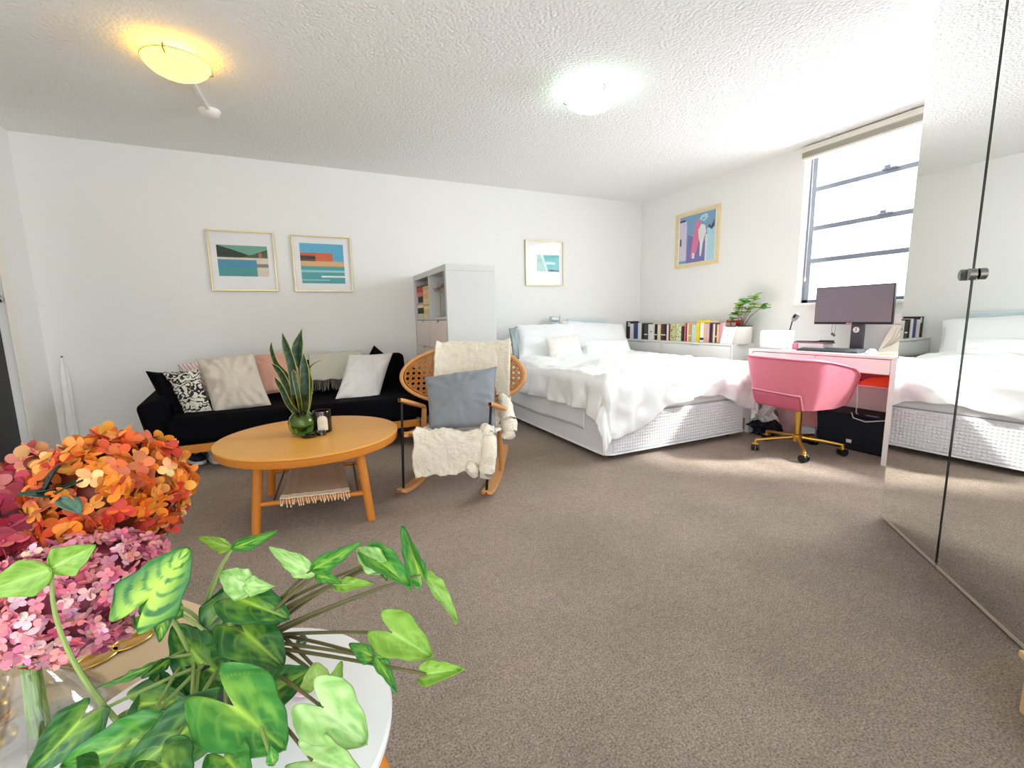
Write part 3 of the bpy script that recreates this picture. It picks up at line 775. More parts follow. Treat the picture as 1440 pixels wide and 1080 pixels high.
def lump(mb, pts, rad, n=20):
    P = [Vector(p) for p in pts]
    m = 26
    def fn(u, v):
        t_ = u*(len(P)-1); i = min(int(t_), len(P)-2); f_ = t_-i
        p = P[i].lerp(P[i+1], f_); r_ = rad[i]*(1-f_)+rad[i+1]*f_
        r_ *= max(.02, sin(pi*min(1, max(0, u)))**.28)
        d = (P[min(i+1, len(P)-1)]-P[i]).normalized(); x, y, _ = frame_of(d)
        a = 2*pi*v
        o_ = x*cos(a)+y*sin(a)
        q = p+o_*r_
        return q+o_*(.010*fbm(q, 14, 2)+.003*fbm(q, 45, 2))
    mb.grid(fn, m*2, n*2)
lm = MB()
lump(lm, [L3(.30, .42, .56), L3(.345, .33, .50), L3(.365, .28, .42), L3(.375, .25, .35), L3(.33, .20, .33)], [.035, .045, .05, .048, .03])
lump(lm, [L3(.25, .05, .445), L3(.285, -.03, .40), L3(.29, -.065, .30), L3(.275, -.06, .20), L3(.235, -.055, .165)], [.05, .045, .042, .05, .03])
lump(lm, [L3(.19, -.055, .26), L3(.19, -.07, .22), L3(.21, -.065, .17)], [.03, .035, .03])
obj('gathered_folds', lm, FUR, ft, weld=True)
GREYB = mat('blue_grey_velvet', '#868b92', .8, var=.08, bump=.1, bscale=260, sheen=.15)
def chpl(x, y, d):
    v = ray(x, y); t_ = (d+RB.dot(RF)-RB.dot(CAM))/RB.dot(v); return CAM+v*t_
quad_pillow('throw_cushion', [chpl(597, 531, .38), chpl(698, 516, .42), chpl(697, 601, .12), chpl(604, 605, .16)], .17, GREYB, 'blue-grey velvet cushion sitting on the rocking chair', seed=11, wr=.016, n=40)

# ------------------------------------------------------------------ BOOKCASE (room divider)
bkc = thing('bookcase', 'white drawer bookcase standing end-on between sofa and bed', 'bookcase', (1.315, 4.06, 0))
BX0, BX1, BY0, BY1, BZ = 1.10, 1.53, 3.52, 4.612, 1.495
BWH = mat('bookcase_white', '#d0d0ce', .45, var=.02)
bx = MB()
bx.box((BX0, BY0, BZ-.05), (BX1, BY1, BZ)); bx.box((BX0, BY0, 0), (BX1, BY1, .06))
bx.box((BX0, BY0, .06), (BX1, BY0+.045, BZ-.05)); bx.box((BX0, BY1-.045, .06), (BX1, BY1, BZ-.05))
bx.box((BX1-.012, BY0+.045, .06), (BX1, BY1-.045, BZ-.05))
bx.box((BX0+.004, BY0+.045, 1.055), (BX1-.012, BY1-.045, 1.080))
bx.box((BX0+.004, (BY0+BY1)/2-.01, .06), (BX1-.012, (BY0+BY1)/2+.01, BZ-.05))
obj('carcass', bx, BWH, bkc, bevel=.0025)
obj('end_cap_strip', MB().box((BX0+.002, BY0-.002, BZ-.052), (BX1-.002, BY0, BZ-.049)), mat('grey_joint', '#b9b9b5', .6), bkc)
DRW = mat('drawer_front_blush', '#e9dcd4', .45, var=.02)
for c_ in range(2):
    ya = BY0+.048+c_*((BY1-BY0)/2-.035); yb = ya+(BY1-BY0)/2-.062
    for r_ in range(4):
        zt = 1.050-r_*.248; zb = zt-.243
        yc = (ya+yb)/2
        poly = [(ya, zb), (yb, zb), (yb, zt), (yc+.035, zt), (yc+.012, zt-.024), (yc-.012, zt-.024), (yc-.035, zt), (ya, zt)]
        d_ = obj('drawer', MB().prism(poly, BX0+.002, BX0+.020, lambda a, b, h: (h, a, b)), DRW, bkc)
        obj('finger_notch', MB().prism([(yc+.033, zt), (yc+.011, zt-.022), (yc-.011, zt-.022), (yc-.033, zt)], BX0+.012, BX0+.016, lambda a, b, h: (h, a, b)), BLACKP, d_)
# two stacks of lying books in the far half of the open top row
near = [('#e6cf9c', .034, None), ('#dcc48c', .040, None), ('#efe0bb', .030, None), ('#c9a45c', .014, None), ('#e9d29a', .052, None), ('#e6b878', .046, None), ('#ecc79a', .038, None), ('#e0b06a', .030, None), ('#4b3a2c', .012, None)]
nl_ = ['cream book at the bottom of the front bookcase stack', 'tan book second from the bottom of the front bookcase stack', 'pale cream book third up in the front bookcase stack', 'thin tan book in the middle of the front bookcase stack', 'thick yellowish book in the front bookcase stack',
       'honey-coloured book above the thick yellowish one', 'peach-cream book near the top of the front stack', 'orange-tan book under the topmost front book', 'thin brown book topmost of the front bookcase stack']
far = [('#e4d6b4', .036, None), ('#2c2a2c', .056, None), ('#efe4c6', .030, None), ('#b9a888', .020, None), ('#211d22', .058, None), ('#e27a74', .040, None), ('#c23a26', .044, None), ('#5a3c2c', .016, None)]
fl2 = ['cream-spined book at the bottom of the rear bookcase stack', 'black-spined book low in the rear bookcase stack', 'ivory-spined book low in the rear bookcase stack', 'grey-beige slim book in the middle of the rear stack', 'thick black-spined book in the middle of the rear stack',
       'salmon pink-spined book under the red one', 'red-spined book near the top of the rear stack', 'brown slim book topmost of the rear bookcase stack']
for (stk_, lbs, yA, yB) in ((near, nl_, 4.095, 4.305), (far, fl2, 4.325, 4.545)):
    z = 1.081
    for (c_, h, _), lb in zip(stk_, lbs):
        t = thing('book', lb, 'book', (1.20, (yA+yB)/2, z), 'books lying in the bookcase')
        x0 = BX0+.008+random.uniform(0, .015); x1 = x0+.25+random.uniform(0, .05); y0 = yA+random.uniform(0, .012); y1 = yB-random.uniform(0, .012)
        m_ = mat('book_'+c_[1:], c_, .6, var=.1, nscale=40)
        cv = MB(); cv.box((x0, y0, z), (x1, y1, z+.003)); cv.box((x0, y0, z+h-.003), (x1, y1, z+h)); cv.box((x0, y0, z+.003), (x0+.003, y1, z+h-.003))
        obj('cover', cv, m_, t)
        obj('pages', MB().box((x0+.003, y0+.004, z+.003), (x1-.004, y1-.004, z+h-.003)), CREAMPAGES, t)
        z += h+.0005
# wire star ornament in the top row
wo = thing('wire_ornament', 'small bronze wire star ornament inside the bookcase top row', 'ornament', (1.17, 3.93, 1.081))
wc = Vector((1.17, 3.93, 1.335)); wm = MB()
for k in range(9):
    a = random.uniform(0, 2*pi); b = random.uniform(-.9, .9); d = Vector((cos(a)*cos(b), sin(a)*cos(b), sin(b)))*.06
    wm.tube([wc-d, wc+d], .0022, 5); wm.ell(wc+d, .005, 6, 4); wm.ell(wc-d, .005, 6, 4)
obj('wire_star', wm, mat('bronze', '#a98a6c', .35, .8), wo)
obj('stand', MB().tube([(1.17, 3.93, 1.085), wc], .003, 6), mat('bronze', '#a98a6c', .35, .8), wo)
obj('base', MB().lathe([(.03, 0), (.03, .005), (.005, .008)], (1.17, 3.93, 1.081), 16), mat('bronze', '#a98a6c', .35, .8), wo)

# ------------------------------------------------------------------ BED
bed = thing('bed', 'wide double bed with quilted white base, head against back wall', 'bed', (2.7, 3.5, 0))
EX0, EX1, EY0, EY1 = 1.955, 3.455, 2.56, 4.54
BASEF = mat('bed_base_fabric', '#f0eff2', .8, var=.03, bump=.1, bscale=200)
def roundrect(x0, y0, x1, y1, r, n=6):
    o = []
    for cx, cy, a0 in ((x1-r, y1-r, 0), (x0+r, y1-r, 90), (x0+r, y0+r, 180), (x1-r, y0+r, 270)):
        for i in range(n+1):
            a = radians(a0+90*i/n); o.append((cx+r*cos(a), cy+r*sin(a)))
    return o
rr = roundrect(EX0, EY0, EX1, EY1, .07)
obj('base', MB().prism(rr, .045, .335), BASEF, bed, ang=30)
qm = mat('quilted_panel', '#eeeef3', .75, var=.0)
nt = qm.node_tree; N = nt.nodes; L = nt.links
tc = N.new('ShaderNodeTexCoord'); mp = N.new('ShaderNodeMapping'); mp.inputs['Scale'].default_value = (1, 1, 1)
vor = N.new('ShaderNodeTexVoronoi'); vor.inputs['Scale'].default_value = 42; vor.inputs['Randomness'].default_value = .12
L.new(tc.outputs['Object'], mp.inputs['Vector']); L.new(mp.outputs['Vector'], vor.inputs['Vector'])
bpn = N.new('ShaderNodeBump'); bpn.invert = True; bpn.inputs['Strength'].default_value = .8; bpn.inputs['Distance'].default_value = .012
L.new(vor.outputs['Distance'], bpn.inputs['Height']); L.new(bpn.outputs['Normal'], N['Principled BSDF'].inputs['Normal'])
obj('quilted_foot_panel', MB().box((EX0+.06, EY0-.008, .06), (EX1-.06, EY0+.004, .325)), qm, bed, bevel=.004)
obj('piping', MB().tube([(x, y, .05) for x, y in roundrect(EX0-.003, EY0-.006, EX1+.003, EY1, .07)], .007, 8, closed=True), mat('white_piping', '#f2f2f2', .6), bed)
rr2 = roundrect(EX0+.012, EY0+.012, EX1-.012, EY1-.01, .08)
obj('mattress', MB().prism(rr2, .336, .575), mat('mattress_cover', '#f0f0f1', .8, var=.02, bump=.1), bed, bevel=.03, seg=3, ang=30)
for x, y in ((EX0+.12, EY0+.1), (EX1-.12, EY0+.1), (EX0+.12, 3.55), (EX1-.12, 3.55), (EX0+.12, EY1-.12), (EX1-.12, EY1-.12)):
    obj('foot', MB().lathe([(.028, 0), (.03, .004), (.03, .04), (.02, .046)], (x, y, 0), 14), BLACKP, bed)
obj('headboard', MB().box((EX0+.95, 4.552, .2), (EX1+.02, 4.60, 1.035)), mat('pale_aqua_headboard', '#d3e2e4', .7, var=.03), bed, bevel=.02, seg=3)
# fitted sheet skirt hanging on the left side
def skirt(u, v):
    y = EY0+.25+u*(EY1-EY0-.35); z = .59-.40*v
    return Vector((EX0-.006-.010*v+.006*sin(u*24)*v+.008*fbm((u*6, v*2, 3)), y, z+.008*sin(u*9)))
setp(obj('bed_sheet', MB().grid(skirt, 60, 14), mat('white_sheet', '#f1f1f4', .85, var=.02, bump=.05), solid=.004), 'white sheet hanging down the sofa side of the bed', 'sheet')

DUV = mat('white_duvet', '#f5f5f4', .85, var=.015, bump=.08, bscale=200, sheen=.1)
DZT = .60
def dov(s, t_):
    """cloth coordinates (m): s across from the left edge, t from the foot edge; outside the top it hangs"""
    W_ = EX1-EX0
    out_l = max(0., -s); out_r = max(0., s-W_); out_f = max(0., -t_)
    x = EX0+min(max(s, 0), W_); y = EY0+max(t_, 0)
    h = hypot(out_l+out_r, out_f)
    rnd = .055
    z = DZT
    puff = .03*fbm((s*1.6, t_*1.6, 7.), 1, 3)+.014*fbm((s*5, t_*5, 2.), 1, 3)
    ridge = .020*(1-abs(fbm((s*2.2+t_*1.1, t_*1.4, 9.), 1, 2)))**3+.004*(1-abs(fbm((s*4-t_*3, t_*3, 3.), 1, 2)))**3
    if h > 0:
        drop = max(0, h-rnd*.57); k_ = min(1, h/rnd)
        ox = (out_r-out_l)/h; oy = -out_f/h
        fold = .026*sin((s*1. if out_f > 0 else t_)*21+5*fbm((s*2, t_*2, 1)))*min(1, drop*5)
        fl_ = .035*k_+.10*drop*(1 if out_l*out_f > 0 else .35)+fold+.012*fbm((s*6, t_*6, 4))
        x += ox*fl_; y += oy*fl_
        z -= drop+rnd*.43*k_
        z += .012*fbm((s*5, t_*5, 8.))
    # loft near the top edges, softer inside
    eds = min(min(s, W_-s), t_)
    loft = .030*(1-exp(-max(0, eds+.02)*9)) if eds > -.02 else 0
    if h == 0: z += loft+puff*1.25+ridge*1.5
    return Vector((x, y, z+.006))
def hem_f(s):
    K = [(-.5, .36), (0., .43), (.25, .40), (.42, .30), (.6, .24), (.9, .20), (1.15, .22), (1.35, .33), (1.5, .36), (1.9, .35)]
    for (a, b), (c_, d) in zip(K, K[1:]):
        if a <= s <= c_: return b+(d-b)*(s-a)/(c_-a)
    return .3
def duv(u, v):
    t1 = 1.52
    vv = v
    SL = .26+.12*max(0, 1-vv*3.2); SR = .30
    s = -SL+u*(EX1-EX0+SL+SR)
    t0 = -hem_f(s)
    t_ = t0+(t1-t0)*vv
    return dov(s, t_)
setp(obj('duvet', MB().grid(duv, 150, 150), DUV, solid=.02, ang=180), 'rumpled white duvet spread over the bed and hanging off its foot', 'duvet')

G_P = 'pillows on the bed'
PW = mat('white_pillowcase', '#f3f4f5', .85, var=.015, bump=.05)
quad_pillow('pillow', [at_y(716, 462, 4.36), at_y(727, 459, 4.36), at_y(738, 507, 4.12), at_y(722, 505, 4.12)], .07, mat('grey_pillowcase', '#aab4b6', .85, bump=.1), 'grey pillow edge standing at the bookcase side of the bed', 'pillow', G_P, seed=21, piping=mat('dark_piping', '#33383a', .7))
quad_pillow('pillow', [at_y(726, 457, 4.38), at_y(806, 455, 4.38), at_y(815, 508, 4.02), at_y(730, 512, 4.02)], .17, PW, 'white pillow propped at the bookcase side of the bed', 'pillow', G_P, seed=22)
quad_pillow('pillow', [at_y(790, 451, 4.46), at_y(876, 456, 4.40), at_y(893, 505, 4.06), at_y(806, 507, 4.08)], .18, PW, 'white pillow propped at the window side of the bed', 'pillow', G_P, seed=23)
quad_pillow('pillow', [at_y(818, 478, 4.02), at_y(882, 478, 4.02), at_y(893, 507, 3.86), at_y(822, 509, 3.86)], .13, PW, 'low white pillow in front of the window side pillow', 'pillow', G_P, seed=24)
quad_pillow('throw_cushion', [at_y(766, 475, 3.98), at_y(812, 470, 3.98), at_y(823, 508, 3.80), at_y(774, 512, 3.80)], .12, mat('cream_slub', '#f0ece4', .85, var=.04, bump=.15), 'small square cream cushion in the middle of the bed', 'cushion', seed=25)
t = thing('clip_lamp', 'small chrome reading lamp behind the bed pillows', 'lamp', at_y(781, 456, 4.5))
c0 = at_y(782, 450, 4.50)
obj('shade', MB().lathe([(.018, -.06), (.03, -.05), (.034, .03), (.03, .045)], c0+Vector((-.03, 0, .01)), 18, (-1, 0, .1)), mat('satin_silver', '#c9cfd1', .4, .4), t)
obj('stem', MB().tube([c0+Vector((.05, 0, .05)), c0+Vector((.05, 0, -.05)), c0+Vector((.05, .04, -.42))], .007, 8), CHROME, t)
obj('base', MB().box((c0.x-.0, 4.50, .585), (c0.x+.10, 4.55, c0.z-.40)), CHROME, t, bevel=.004)

# ------------------------------------------------------------------ WALL DRAWERS, BOOKS, PLANT
def wall_drawers(y0, y1, label):
    t = thing('wall_drawer_shelf', label, 'drawer shelf', (3.9, (y0+y1)/2, .595), 'white drawer shelves under the books')
    X0, z0, z1 = 3.75, .597, .765
    b = MB(); b.box((X0, y0, z1-.018), (XR, y1, z1)); b.box((X0+.004, y0, z0), (XR, y1, z0+.014)); b.box((X0+.002, y0, z0+.014), (XR, y0+.02, z1-.018)); b.box((X0+.002, y1-.02, z0+.014), (XR, y1, z1-.018)); b.box((XR-.012, y0+.02, z0+.014), (XR, y1-.02, z1-.018))
    obj('body', b, WHITE, t, bevel=.002)
    d = obj('drawer', MB().box((X0+.001, y0+.023, z0+.017), (X0+.02, y1-.023, z1-.022)), WHITE, t, bevel=.002)
    obj('drawer_pull', MB().box((X0-.003, (y0+y1)/2-.06, z1-.030), (X0+.002, (y0+y1)/2+.06, z1-.024)), mat('pull_grey', '#a9a9a7', .5), d)  # plain grey pull strip on the drawer front
wall_drawers(2.97, 3.885, 'white wall drawer shelf nearest the desk, under the plant')
wall_drawers(3.892, 4.612, 'white wall drawer shelf in the corner behind the bed')
SZ = .765
def bk_y(zx): return at_x(870+zx/8., 480, 3.83).y
books = [(82, 102, 95, '#20302f', 'dark teal book standing first in the corner of the row'), (102, 128, 100, '#3c1f24', 'maroon book with pale teal top in the corner'), (130, 165, 122, '#efe3e4', 'white-pink spine beside the navy book'), (166, 214, 118, '#35477f', 'navy blue book near the corner'), (216, 238, 112, '#dfeef0', 'pale aqua slim spine after the navy book'),
         (239, 258, 118, '#f0ece6', 'white slim spine before the dark red one'), (259, 282, 116, '#3a2022', 'dark red-brown slim spine left of the patterned pair'), (287, 328, 130, '#4a4747', 'black and white patterned spine left of the cream book'), (330, 396, 128, '#ece6df', 'wide cream book with one dark dot'), (401, 426, 128, '#19181a', 'black spine with a white band right of the cream book'),
         (428, 464, 130, '#eee2b8', 'pale yellow spine between two black ones'), (467, 496, 126, '#6d2b2b', 'dark red book above the shelf joint'), (497, 526, 126, '#2a2022', 'black-brown book above the shelf joint'), (528, 552, 130, '#f2efe9', 'white spine right over the shelf joint'), (554, 580, 124, '#7d2c30', 'wine red spine before the leafy covers'),
         (582, 640, 122, '#cfcf9a', 'pale green leaf-patterned book'), (642, 700, 124, '#e2e0b4', 'pale yellow flower-patterned book'), (702, 732, 150, '#2a2a24', 'short black spine after the flowery books'), (734, 750, 112, '#e98f9a', 'pink slim spine beside the red one'), (751, 763, 112, '#b33a3e', 'red slim spine in the middle of the row'), (764, 784, 116, '#f4efe8', 'white spine right of the red slim one'),
         (785, 816, 124, '#e2a54e', 'orange patterned spine before the light blue book'), (818, 866, 132, '#c7e6ec', 'light blue book beside the yellow one'), (868, 902, 112, '#f3dc2c', 'bright yellow standing book'), (904, 948, 110, '#f6f4f0', 'white book right of the yellow one'), (950, 978, 118, '#f0c9a0', 'apricot spine after the white book'),
         (980, 1012, 116, '#f3b9bd', 'pink and white spine before the navy slim one'), (1014, 1030, 120, '#3b4470', 'navy slim spine towards the plant'), (1031, 1056, 122, '#7a523a', 'brown spine towards the plant'), (1057, 1080, 124, '#f1e4cf', 'cream spine towards the plant'), (1081, 1102, 122, '#4f3d34', 'dark brown spine before the peach ones'),
         (1103, 1130, 128, '#f5c7a4', 'peach spine towards the plant'), (1131, 1160, 118, '#f2a9b0', 'rose pink spine near the white card'), (1161, 1196, 110, '#f3cfcf', 'pale pink spine last before the red tin')]
for i, (a, b, top, c_, lb) in enumerate(books):
    ya, yb = bk_y(a), bk_y(b-2)
    ya = min(ya, YB-.004-.0*i)
    if ya-yb < .008: yb = ya-.008
    ztop = at_x(870+(a+b)/16., 440+top/8., 3.83).z
    x0 = 3.83+random.uniform(-.006, .012); dpt = .14+.03*random.random()
    t = thing('book', lb, 'book', (x0, (ya+yb)/2, SZ), 'books standing on the drawer shelves')
    z0 = SZ+.0006
    c = MB(); c.box((x0, yb, z0), (x0+dpt, yb+.002, ztop)); c.box((x0, ya-.002, z0), (x0+dpt, ya, ztop)); c.box((x0, yb+.002, z0), (x0+.003, ya-.002, ztop))
    obj('cover', c, mat('spine_'+c_[1:], c_, .5, var=.10, nscale=60), t)
    obj('pages', MB().box((x0+.003, yb+.002, z0+.003), (x0+dpt-.004, ya-.002, ztop-.004)), PAPER, t)
    if i in (1, 9, 11, 12, 7, 21, 24, 30):
        bc = {1: '#bfe0da', 9: '#f0efec', 11: '#efeae4', 12: '#f0efec', 7: '#f0f0ee', 21: '#f3e6c4', 24: '#2b2b2e', 30: '#f0dcc0'}[i]
        zz = {1: .72, 24: .12}.get(i, .3); hb = {1: .26, 24: .1}.get(i, .07)
        H_ = ztop-z0
        obj('spine_band', MB().box((x0-.0006, yb+.001, z0+H_*zz), (x0, ya-.001, z0+H_*(zz+hb))), mat('band_'+bc[1:], bc, .6), t)
    if i == 8:
        obj('spine_dot', MB().lathe([(.009, 0), (.009, .0006)], (x0, (ya+yb)/2, z0+.095), 16, (-1, 0, 0)), BLACKP, t)
    if i in (15, 16):
        fp = MB()
        for k in range(14):
            yy = random.uniform(yb+.006, ya-.006); zz = random.uniform(z0+.03, ztop-.01); r_ = random.uniform(.004, .008)
            fp.lathe([(r_, 0), (r_, .0005)], (x0, yy, zz), 8, (-1, 0, 0))
        obj('cover_flowers', fp, mat('print_leaf', '#6f7a48' if i == 15 else '#f6f2dc', .6), t)
# yellow book lying on the row
ya, yb = bk_y(878), bk_y(1018); zt = max(at_x(870+a/8., 440+b/8., 3.83).z for a, b in ((868, 112), (904, 110), (950, 118), (980, 116)))+.001
t = thing('book', 'yellow book lying flat on top of the standing row', 'book', (3.9, (ya+yb)/2, zt), 'books standing on the drawer shelves')
YEL = mat('yellow_cover', '#f0d72a', .5)
c = MB(); c.box((3.835, yb, zt), (3.98, ya, zt+.002)); c.box((3.835, yb, zt+.022), (3.98, ya, zt+.024)); c.box((3.835, yb, zt+.002), (3.838, ya, zt+.022))
obj('cover', c, YEL, t); obj('pages', MB().box((3.838, yb+.003, zt+.002), (3.976, ya-.003, zt+.022)), PAPER, t)
# pot plant
PX, PY = 3.90, 3.03
pp = thing('potted_plant', 'leggy green plant in a round white pot on the wall shelf', 'plant', (PX, PY, SZ))
obj('pot', MB().lathe([(.108, 0), (.116, .01), (.122, .165), (.122, .172), (.114, .172), (.112, .15), (.001, .148)], (PX, PY, SZ), 40), mat('white_ceramic', '#efece4', .3, coat=.3), pp)
obj('soil', MB().lathe([(.111, .150), (.08, .158), (.001, .163)], (PX, PY, SZ), 28), mat('potting_soil', '#2c241f', .95, var=.3, bump=.8, bscale=90), pp)
obj('pot_rim', MB().lathe([(.122, .165), (.1225, .173), (.1135, .173), (.113, .165)], (PX, PY, SZ), 40), mat('pot_rim_dark', '#4d4844', .5), pp)
STM = mat('plant_stem', '#6d6a50', .6, var=.15)
LFG = mat('round_leaf', '#5c9a4a', .4, vcol=True, var=.12, coat=.1)
def small_leaf(mb, p, d, ln, wd, col, up=Vector((0, 0, 1))):
    d = d.normalized(); s_ = d.cross(up)
    if s_.length < 1e-3: s_ = Vector((1, 0, 0))
    s_.normalize(); n_ = s_.cross(d)
    c0_ = lin(col); c1 = tuple(min(1, x*1.5+.02) for x in c0_)
    mb.grid(lambda u, v: p+d*ln*u+s_*(2*v-1)*wd*(sin(pi*min(1, u**.7*1.02))**.75)+n_*(-.25*ln*u*u+.3*wd*abs(2*v-1)**1.5), 8, 6, lambda u, v: c1 if abs(2*v-1) < .2 else c0_)
base_ = Vector((PX, PY, SZ+.155))
tips = [((1046, 424), 3.88, 9), ((1040, 430), 3.93, 7), ((1062, 418), 3.95, 5), ((1060, 428), 3.90, 4), ((1074, 430), 3.92, 5), ((1037, 440), 3.86, 7), ((1030, 450), 3.90, 3), ((1052, 435), 3.96, 5)]
for (q, X, n_) in tips:
    tip = at_x(*q, X); b0 = base_+Vector((random.uniform(-.04, .04), random.uniform(-.05, .05), 0))
    md = b0.lerp(tip, .5)+Vector((random.uniform(-.015, .015), random.uniform(-.02, .02), .01))
    obj('stem', MB().tube([b0, md, tip], [.004, .0032, .002], 6), STM, pp)
    mb = MB()
    for k in range(n_+2):
        a = 2*pi*k/(n_+2)+random.random()
        small_leaf(mb, tip+Vector((0, 0, random.uniform(-.035, .012))), Vector((cos(a), sin(a), random.uniform(0., .9))), random.uniform(.05, .08), random.uniform(.024, .034), random.choice(['#4f9a3f', '#7fb453', '#3f8440', '#a9bf5a', '#6aa84a']))
    obj('leaf_rosette', mb, LFG, pp, solid=.001)
setp(obj('red_tin', MB().box((4.00, 3.09, SZ), (4.045, 3.26, .99)), mat('red_tin_paint', '#e0301c', .4), bevel=.003), 'bright red tin behind the white plant pot', 'tin')
cd = thing('greeting_card', 'white card leaning against the white plant pot', 'card', (3.77, 3.09, SZ))
a, b, c, d = at_x(1012, 482, 3.758), at_x(1029, 483, 3.758), at_x(1037, 459, 3.79), at_x(1018, 459, 3.79)
for p in (a, b): p.z = SZ+.001
obj('card_sheet', MB().hexa([a, b, b+Vector((.003, 0, 0)), a+Vector((.003, 0, 0)), d, c, c+Vector((.003, 0, 0)), d+Vector((.003, 0, 0))]), mat('card_white', '#f7f8fa', .6), cd)
mid = (a+b+c+d)/4
mk_ = MB(); mk_.ell(mid+Vector((-.004, .0, .0)), (.001, .003, .005), 8, 5); mk_.ell(mid+Vector((-.005, .004, -.03)), (.001, .004, .003), 8, 5)
obj('card_motif', mk_, mat('card_grey_ink', '#8f979c', .6), cd)

# ------------------------------------------------------------------ DESK
DX0, DX1, KY0, KY1, DT = 3.56, 4.045, 1.567, 2.655, .752
DW = mat('desk_white', '#f4efee', .4, var=.015, coat=.1)
dk = thing('desk', 'white two-drawer desk under the window', 'desk', (3.8, 2.1, 0))
obj('desktop', MB().box((DX0, KY0, DT-.02), (DX1, KY1, DT)), DW, dk, bevel=.002)
for y in (KY0, KY1-.036): obj('side_panel', MB().box((DX0+.002, y, 0), (DX1, y+.036, DT-.0205)), DW, dk, bevel=.002)
obj('back_panel', MB().box((DX1-.02, KY0+.036, .20), (DX1-.004, KY1-.036, DT-.021)), DW, dk)
obj('drawer_housing', MB().box((DX0+.03, KY0+.037, .622), (DX1-.03, KY1-.037, .634)), DW, dk)
ym = 2.095
for ya, yb in ((KY0+.040, ym-.002), (ym+.002, KY1-.040)):
    obj('drawer', MB().box((DX0+.004, ya, .628), (DX0+.022, yb, DT-.025)), DW, dk, bevel=.0015)
# monitor
mo = thing('computer_monitor', 'wide computer monitor on the desk, its screen greyed by painted haze', 'monitor', (3.86, 2.0, DT))
MX = 3.85
my0, my1, mz0, mz1 = 1.752, 2.293, .957, 1.25
obj('casing', MB().box((MX, my0, mz0), (MX+.028, my1, mz1)), BLACKP, mo, bevel=.004)
obj('screen', MB().box((MX-.0012, my0+.006, mz0+.018), (MX, my1-.006, mz1-.006)), mat('hazed_screen', '#77727a', .30, var=.05, nscale=2, spec=.6), mo)  # screen grey stands for haze and reflections on dark glass
obj('logo', MB().box((MX-.0015, 2.01, mz0+.005), (MX, 2.05, mz0+.012)), mat('logo_pink', '#e6a6b4', .5), mo)
sd_ = obj('stand', MB().hexa([(MX+.03, 1.942, DT+.012), (MX+.03, 2.030, DT+.012), (MX+.055, 2.030, DT+.012), (MX+.055, 1.942, DT+.012), (MX+.03, 1.942, 1.06), (MX+.03, 2.030, 1.06), (MX+.055, 2.030, 1.06), (MX+.055, 1.942, 1.06)]), mat('stand_grey', '#4d5057', .4, .2), mo, bevel=.004)
obj('base_plate', MB().box((MX-.03, 1.88, DT), (MX+.13, 2.10, DT+.012)), mat('stand_grey', '#4d5057', .4, .2), mo, bevel=.004)
obj('stand_emblem', MB().lathe([(.022, 0), (.022, .002)], (MX+.03, 1.992, .915), 24, (-1, 0, 0)), mat('emblem_white', '#eceef0', .4), mo)
em = MB(); em.tube([(MX+.0275, 1.998, .902), (MX+.0275, 1.985, .912), (MX+.0275, 1.996, .918), (MX+.0275, 1.988, .930)], .003, 5)
obj('emblem_mark', em, mat('stand_grey', '#4d5057', .4, .2), mo)
# earphones hanging below the monitor
ep = thing('earphones', 'grey wired earphones hanging below the monitor', 'earphones', (MX+.02, 2.14, .957))
cb = MB(); cb.tube([(MX+.015, 2.155, .962), (MX+.012, 2.16, .92), (MX+.012, 2.152, .885)], .0018, 5); cb.tube([(MX+.015, 2.135, .962), (MX+.012, 2.13, .915), (MX+.012, 2.137, .875)], .0018, 5)
obj('cord', cb, mat('cord_grey', '#8a8a8a', .5), ep)
for y, z in ((2.152, .880), (2.137, .870)):
    obj('earbud', MB().ell((MX+.012, y, z), (.009, .009, .012), 10, 8), mat('earbud_grey', '#55565a', .4), ep)
# keyboard
kb = thing('keyboard', 'dark grey computer keyboard on the desk before the monitor', 'keyboard', (3.70, 2.05, DT))
obj('case', MB().hexa([(3.63, 1.845, DT), (3.75, 1.845, DT), (3.75, 2.285, DT), (3.63, 2.285, DT), (3.63, 1.845, DT+.010), (3.75, 1.845, DT+.024), (3.75, 2.285, DT+.024), (3.63, 2.285, DT+.010)]), mat('keyboard_case', '#3d4046', .5), kb, bevel=.003)
ks = MB()
for r_ in range(5):
    for q in range(18):
        x = 3.643+r_*.021; y = 1.856+q*.0236; z = DT+.0108+r_*.00255
        ks.box((x, y, z), (x+.017, y+.019, z+.007))
obj('keys', ks, mat('key_grey', '#6f737a', .5), kb, bevel=.001)
ms_ = thing('computer_mouse', 'white computer mouse beside the keyboard', 'mouse', (3.69, 1.785, DT))
def msf(u, v):
    a = 2*pi*v; r_ = sin(pi*u/2)
    return Vector((3.69+.052*r_*cos(a), 1.785+.031*r_*sin(a), DT+.004+.034*cos(pi*u/2)**.8))
mb = MB(); mb.grid(msf, 10, 24); mb.lathe([(.001, 0), (.03, 0)], (3.69, 1.785, DT+.001), 12, cap0=False, cap1=False)
obj('shell', mb, mat('mouse_white', '#ecebea', .3, coat=.3), ms_, weld=True)
obj('scroll_wheel', MB().lathe([(.006, -.003), (.006, .003)], (3.66, 1.785, DT+.032), 12, (0, 1, 0)), mat('wheel_grey', '#8d8f92', .5), ms_)
